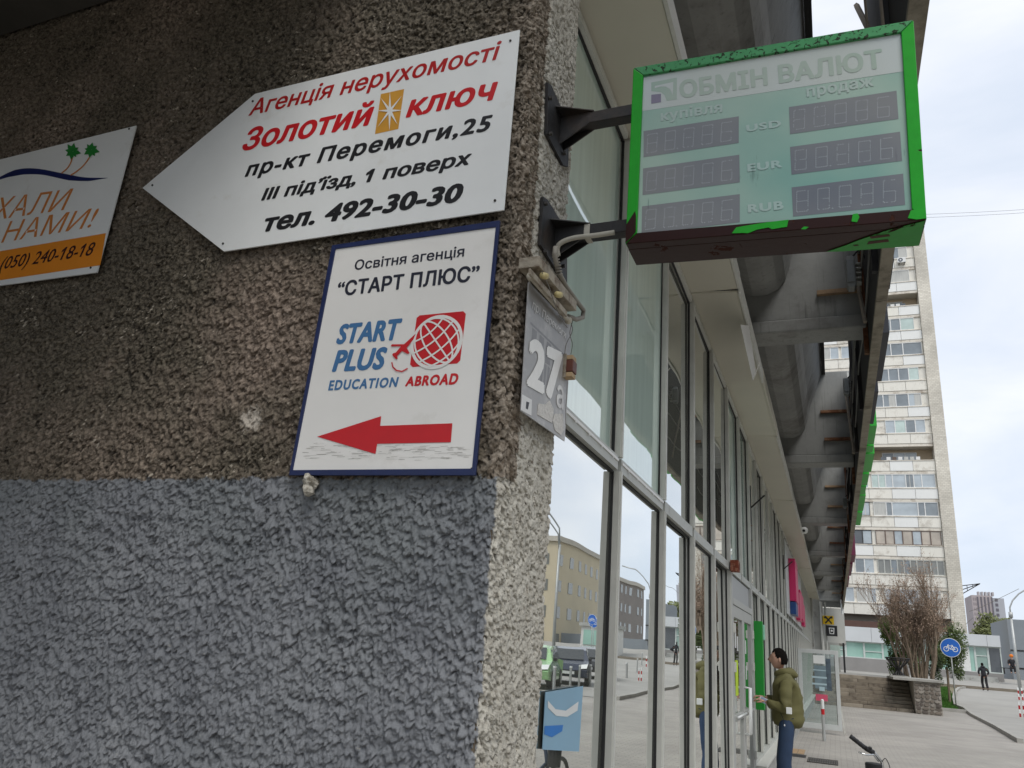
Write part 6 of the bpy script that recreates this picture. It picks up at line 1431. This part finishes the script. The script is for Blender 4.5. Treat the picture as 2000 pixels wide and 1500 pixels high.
# ================================================================== BICYCLE (its handlebar reaches into the picture at the bottom)
bk_ = thing('bicycle', 'bicycle of which only the grip, brake lever and bent chrome handlebar reach into view', 'bicycle', (.33, 7.3, 0))
M_CHR = mat('chrome', (.62, .63, .63), .18, .9, .1, 10); M_GRIP = mat('grip_black', (.012, .012, .013), .5, 0, .3, 60, .4, 120)
g0, g1 = at(1661, 1438, 1, 7.15), at(1690, 1461, 1, 7.18); h1, h2, h3 = at(1708, 1471, 1, 7.22), at(1722, 1488, 1, 7.28), at(1726, 1512, 1, 7.34)
mb = MB(); n_ = 9; mb.tube([g0.lerp(g1, i/n_) for i in range(n_+1)], [.0165 if i % 2 else .0185 for i in range(n_+1)], 12); mb.build('grip', M_GRIP, bk_, smooth=True)
mb = MB(); mb.tube([g1, g1.lerp(h1, .9)], .0195, 12); mb.build('shifter', M_GRIP, bk_, bevel=.002)
mb = MB(); c = g1.lerp(h1, .45)+Vector((.004, -.01, .018)); mb.ball(tuple(c), .017, .017, .012, 10, 6); mb.build('gear_dial', M_GRIP, bk_, smooth=True)
stem = Vector((h3.x+.03, 7.30, .76)); mb = MB(); mb.tube([g1, h1, h2, h3, Vector((h3.x+.01, 7.33, .82)), stem], .0115, 12); far_ = [stem+Vector(q) for q in ((.06, -.06, -.02), (.12, -.12, -.01), (.2, -.22, .0), (.28, -.36, .0), (.33, -.48, -.01))]
mb.tube([stem]+far_[:4], .0115, 12); mb.build('handlebar', M_CHR, bk_, smooth=True)
mb = MB(); mb.tube([far_[3], far_[4]], .017, 12); mb.build('grip', M_GRIP, bk_, smooth=True)
l0, l1, l2 = at(1706, 1474, 1, 7.14), at(1693, 1475, 1, 7.10), at(1677, 1469, 1, 7.08)
mb = MB(); mb.tube([at(1716, 1487, 1, 7.16), l0, l1, l2], [.007, .0065, .0055, .006], 8); mb.build('brake_lever', M_CHR, bk_, smooth=True)
b0 = at(1694, 1490, 1, 7.2); mb = MB(); mb.tube([(b0.x+.045, 7.25, b0.z-.35), (b0.x+.045, 7.25, b0.z-.006), (b0.x+.045, 7.25, b0.z)], [.055, .062, .055], 18); mb.build('handlebar_bag', M_GRIP, bk_)
wire([h2+Vector((0, -.01, 0)), h2+Vector((.03, -.04, .03)), h3+Vector((.05, -.03, .03)), stem+Vector((.02, 0, -.05))], .003, M_GRIP, bk_)
hd_top = stem+Vector((0, .0, -.03)); cr2 = Vector((stem.x+.22, 6.78, .25)); st2 = Vector((stem.x+.36, 6.42, .62)); ra = Vector((stem.x+.42, 6.35, .32)); fa = Vector((stem.x-.08, 7.48, .32))
mb = MB(); mb.tube([hd_top, hd_top+Vector((-.02, .06, -.22))], .018, 10); mb.tube([hd_top+Vector((-.01, .04, -.12)), cr2], .017, 10); mb.tube([st2, cr2], .015, 10); mb.tube([cr2, ra], .010, 8); mb.tube([st2.lerp(cr2, .2), ra], .008, 8); mb.tube([hd_top+Vector((-.02, .06, -.22)), fa], .012, 8); mb.build('frame', mat('frame_paint', (.03, .05, .09), .3), bk_, smooth=True)
for c in (fa, ra):
    mb = MB(); mb.tube([c+Vector((0, .32*math.cos(a), .32*math.sin(a))) for a in np.linspace(0, 6.283, 29)], .018, 8); wv_ = mb.build('wheel', M_GRIP, bk_, smooth=True)
    mb = MB()
    for k in range(16): a = k*.3927; mb.tube([c, c+Vector((0, .3*math.cos(a), .3*math.sin(a)))], .0012, 3)
    mb.build('spokes', M_CHR, wv_)
mb = MB(); mb.ball((st2.x, st2.y, .66), .09, .12, .035, 12, 6); mb.build('saddle', M_GRIP, bk_, smooth=True)

# ================================================================== ACROSS THE STREET: what the glazing mirrors
def car(label, x, y, rz, col, group='cars parked along the kerb'):
    t = thing('parked_car', label, 'car', (x, y, 0), group, rz)
    def B(mb, nm, m, par=None, **k):
        o = mb.build(nm, m, None, **k); o.parent = par or t; return o
    prof = [(-2.05, .35), (-2.08, .62), (-1.95, .86), (-1.2, .98), (-.55, 1.40), (.2, 1.50), (1.15, 1.46), (1.85, 1.05), (2.02, .95), (2.06, .5), (2.0, .33)]
    mb = MB(); N_ = len(prof); secs = [(-.86, .92), (-.82, 1), (-.5, 1.01), (.5, 1.01), (.82, 1), (.86, .92)]
    vs = []
    for (yy, sc) in secs:
        for (xx, zz) in prof:
            inn = 1-.0 if zz < 1.0 else .80; vs.append((xx*(sc if abs(yy) > .84 else 1), yy*(inn if abs(yy) > .4 else 1), zz if zz < 1 else zz-(.03 if abs(yy) > .8 else 0)))
    fs = [(i*N_+j, i*N_+j+1, (i+1)*N_+j+1, (i+1)*N_+j) for i in range(len(secs)-1) for j in range(N_-1)]
    fs += [tuple(range(N_)), tuple(reversed(range((len(secs)-1)*N_, len(secs)*N_)))]+[(N_-1+i*N_, i*N_, (i+1)*N_, (i+1)*N_+N_-1) for i in range(len(secs)-1)]
    mb.add(vs, fs); B(mb, 'body', mat('car_'+col[0], col[1], .25, .2, .03, 2, coat=.6), smooth=False, bevel=.03)
    gm = mat('car_glass', (.015, .02, .022), .05, 0, .1, 2, spec=1)
    B(MB().prism([(-1.17, -.62, 1.0), (-1.17, .62, 1.0), (-.58, .56, 1.395), (-.58, -.56, 1.395)], (-.02, 0, .02)), 'windscreen', gm); B(MB().prism([(1.82, -.6, 1.09), (1.82, .6, 1.09), (1.2, .56, 1.45), (1.2, -.56, 1.45)], (.02, 0, .02)), 'rear_window', gm)
    for s_ in (-1, 1):
        B(MB().prism([(-1.0, s_*.80, 1.0), (-.5, s_*.70, 1.36), (1.05, s_*.70, 1.40), (1.5, s_*.79, 1.03)], (0, s_*.02, 0)), 'side_window', gm)
        B(MB().prism([(-2.07, s_*.45, .66), (-2.07, s_*.80, .70), (-1.93, s_*.84, .86), (-1.96, s_*.5, .82)], (-.03, 0, .01)), 'headlight', M_WHITE)
        B(MB().box(-.95, -.75, s_*.9-.06, s_*.9+.06, .98, 1.1), 'mirror', M_INK, bevel=.02)
        for xx in (-1.25, 1.3):
            w2 = B(MB().tube([(xx, s_*.70, .33), (xx, s_*.885, .33)], .33, 20), 'wheel', M_GRIP, bevel=.03); B(MB().tube([(xx, s_*.886, .33), (xx, s_*.895, .33)], .2, 12), 'rim', M_ALU, w2)
    B(MB().box(-2.11, -2.085, -.55, .55, .44, .60), 'grille', M_INK); B(MB().box(-2.125, -2.112, -.26, .26, .46, .57), 'number_plate', M_WHITE)
    return t
# cars face the camera (local -x towards -Y)
car('pale green car parked across the path, mirrored at the left in the glazing', 8.2, 29.0, rad(78), ('pale_green', (.36, .62, .28)))
car('dark blue car parked across the path, mirrored in the first glass pane', 8.3, 32.4+1.5, rad(76), ('navy', (.02, .03, .06)))
car('black car parked behind the dark blue one, mirrored in the second pane', 9.6, 41.5, rad(76), ('black', (.012, .013, .016)))
car('silver car parked far along the kerb, mirrored between the lamp posts', 15.5, 62, rad(80), ('silver', (.42, .43, .44)))
bp0 = None
for i, (x, y) in enumerate(((6.58, 26.6), (6.62, 28.4), (6.9, 30.6), (7.14, 33.1), (7.45, 36), (7.9, 39.5), (8.82, 45.4), (9.6, 51), (10.6, 57))):
    if bp0 is None:
        bp0 = thing('kerb_bollard', 'slim steel kerb bollard, nearest in the row before the parked cars', 'bollard', (x, y, 0), 'bollards along the parking kerb')
        o = MB().tube([(0, 0, 0), (0, 0, .8)], .05, 10).build('post', M_POLE, None); o.parent = bp0; o = MB().tube([(0, 0, .8), (0, 0, .86)], .055, 10).build('cap', M_WHITE, None); o.parent = bp0
    else: dup(bp0, loc=(x, y, hz(x, y)), label='slim steel kerb bollard, '+('second', 'third', 'fourth', 'fifth', 'sixth', 'seventh', 'eighth', 'farthest')[i-1]+' from the near end of the row')
for i, (px, py, Y) in enumerate(((1990, 1375, 44), (1999, 1382, 44), (1988, 1345, 56), (1996, 1352, 56))):
    p_ = at(px, py, 1, Y); t = thing('striped_post', ('nearer left', 'nearer right', 'farther left', 'farther right')[i]+' of the red and white striped posts at the right edge', 'post', (p_.x, Y, hz(p_.x, Y)), 'red and white posts at the right edge')
    for k in range(4): o = MB().box(-.035, .035, -.02, .02, .02+k*.17, .02+k*.17+.168).build('band', (M_REDT, M_WHITE)[k % 2], None); o.parent = t
def block(label, x, y, sx, sy, h, col, nx_, nz_, name='street_building'):
    t = thing(name, label, 'building', (x, y, 0)); box('wall', (x, x+sx, y, y+sy, 0, h), mat('blk_%d' % int(x*10), col, .9, 0, .08, .3), t); box('roof', (x-.3, x+sx+.3, y-.3, y+sy+.3, h, h+.6), M_TREV, t)
    wm = bpy.data.meshes.new('window'); b = MB(); b.box(-.02, .05, -.55, .55, -.65, .65); wm.from_pydata(b.v, [], b.f); wm.materials.append(M_WIN[5])
    dy = sy/nz_ if False else 3.2; dz = 3.0
    for j in range(min(14, int(sy/dy))):
        for k in range(min(7, int(h/dz))): piece('window', wm, (x-.03, y+1.6+j*dy, 1.9+k*dz), t)
    wm2 = wm.copy()
    for j in range(min(6, int(sx/dy))):
        for k in range(min(7, int(h/dz))): piece('window', wm, (x+1.6+j*dy, y-.03, 1.9+k*dz), t, (0, 0, math.pi/2))
    return t
block('yellowish apartment block across the street, mirrored at the left of the glazing', 27, 88, 14, 22, 13, (.60, .52, .37), 4, 4)
block('low brown building across the street beside the yellowish block', 30, 114, 16, 30, 12, (.24, .21, .19), 4, 4)
block('long grey building across the street nearer the camera', 34, 30, 14, 46, 15, (.33, .33, .32), 4, 4)
block('pale office block far down the street', 42, 165, 16, 30, 16, (.38, .38, .38), 4, 4)
block('grey block across the street behind the camera side', 36, -34, 14, 50, 18, (.36, .34, .30), 4, 4)
# kiosk, lamp post, signs and strip of lawn seen only in the glass
ki = thing('kiosk', 'small pale kiosk with mint windows mirrored in the third pane', 'kiosk', (12, 62, .6)); box('walls', (14.9, 17.6, 66.4, 69.4, .6, 3.1), M_FADE, ki); box('roof', (14.7, 17.8, 66.2, 69.6, 3.11, 3.4), M_CONC_L, ki); box('window', (15.2, 17.3, 66.33, 66.39, 1.6, 2.8), mat('shop_glass_mint', (.33, .54, .46)), ki)
lp2 = thing('street_lamp', 'tall street lamp with double curved arm mirrored in the first pane', 'lamp post', (9.9, 36.5, 0))
o = MB().tube([(0, 0, 0), (0, 0, 6.2)], [.09, .06], 10).build('post', M_POLE, None, smooth=True); o.parent = lp2
o = MB().tube([(0, 0, 6.1), (.1, 0, 7.0), (.5, -.3, 7.7), (1.4, -.9, 8.1), (2.4, -1.6, 8.2)], .04, 8).build('arm', M_POLE, None, smooth=True); o.parent = lp2
o = MB().tube([(0, 0, 5.8), (.1, -.1, 6.7), (.5, -.4, 7.35), (1.5, -1.0, 7.8), (2.5, -1.7, 7.9)], .035, 8).build('arm', M_POLE, None, smooth=True); o.parent = lp2
cyclesign(13.0, 54, .4, 3.3, .35, 'small blue cycle sign far down the path, mirrored in the second pane'); cyclesign(13.7, 57, .5, 3.2, .4, 'blue shared path sign standing beside the small cycle sign')
box_l = tag(box('verge_lawn', (9.6, 13.5, 20, 31, -.01, .10), M_GRASS), kind='structure')
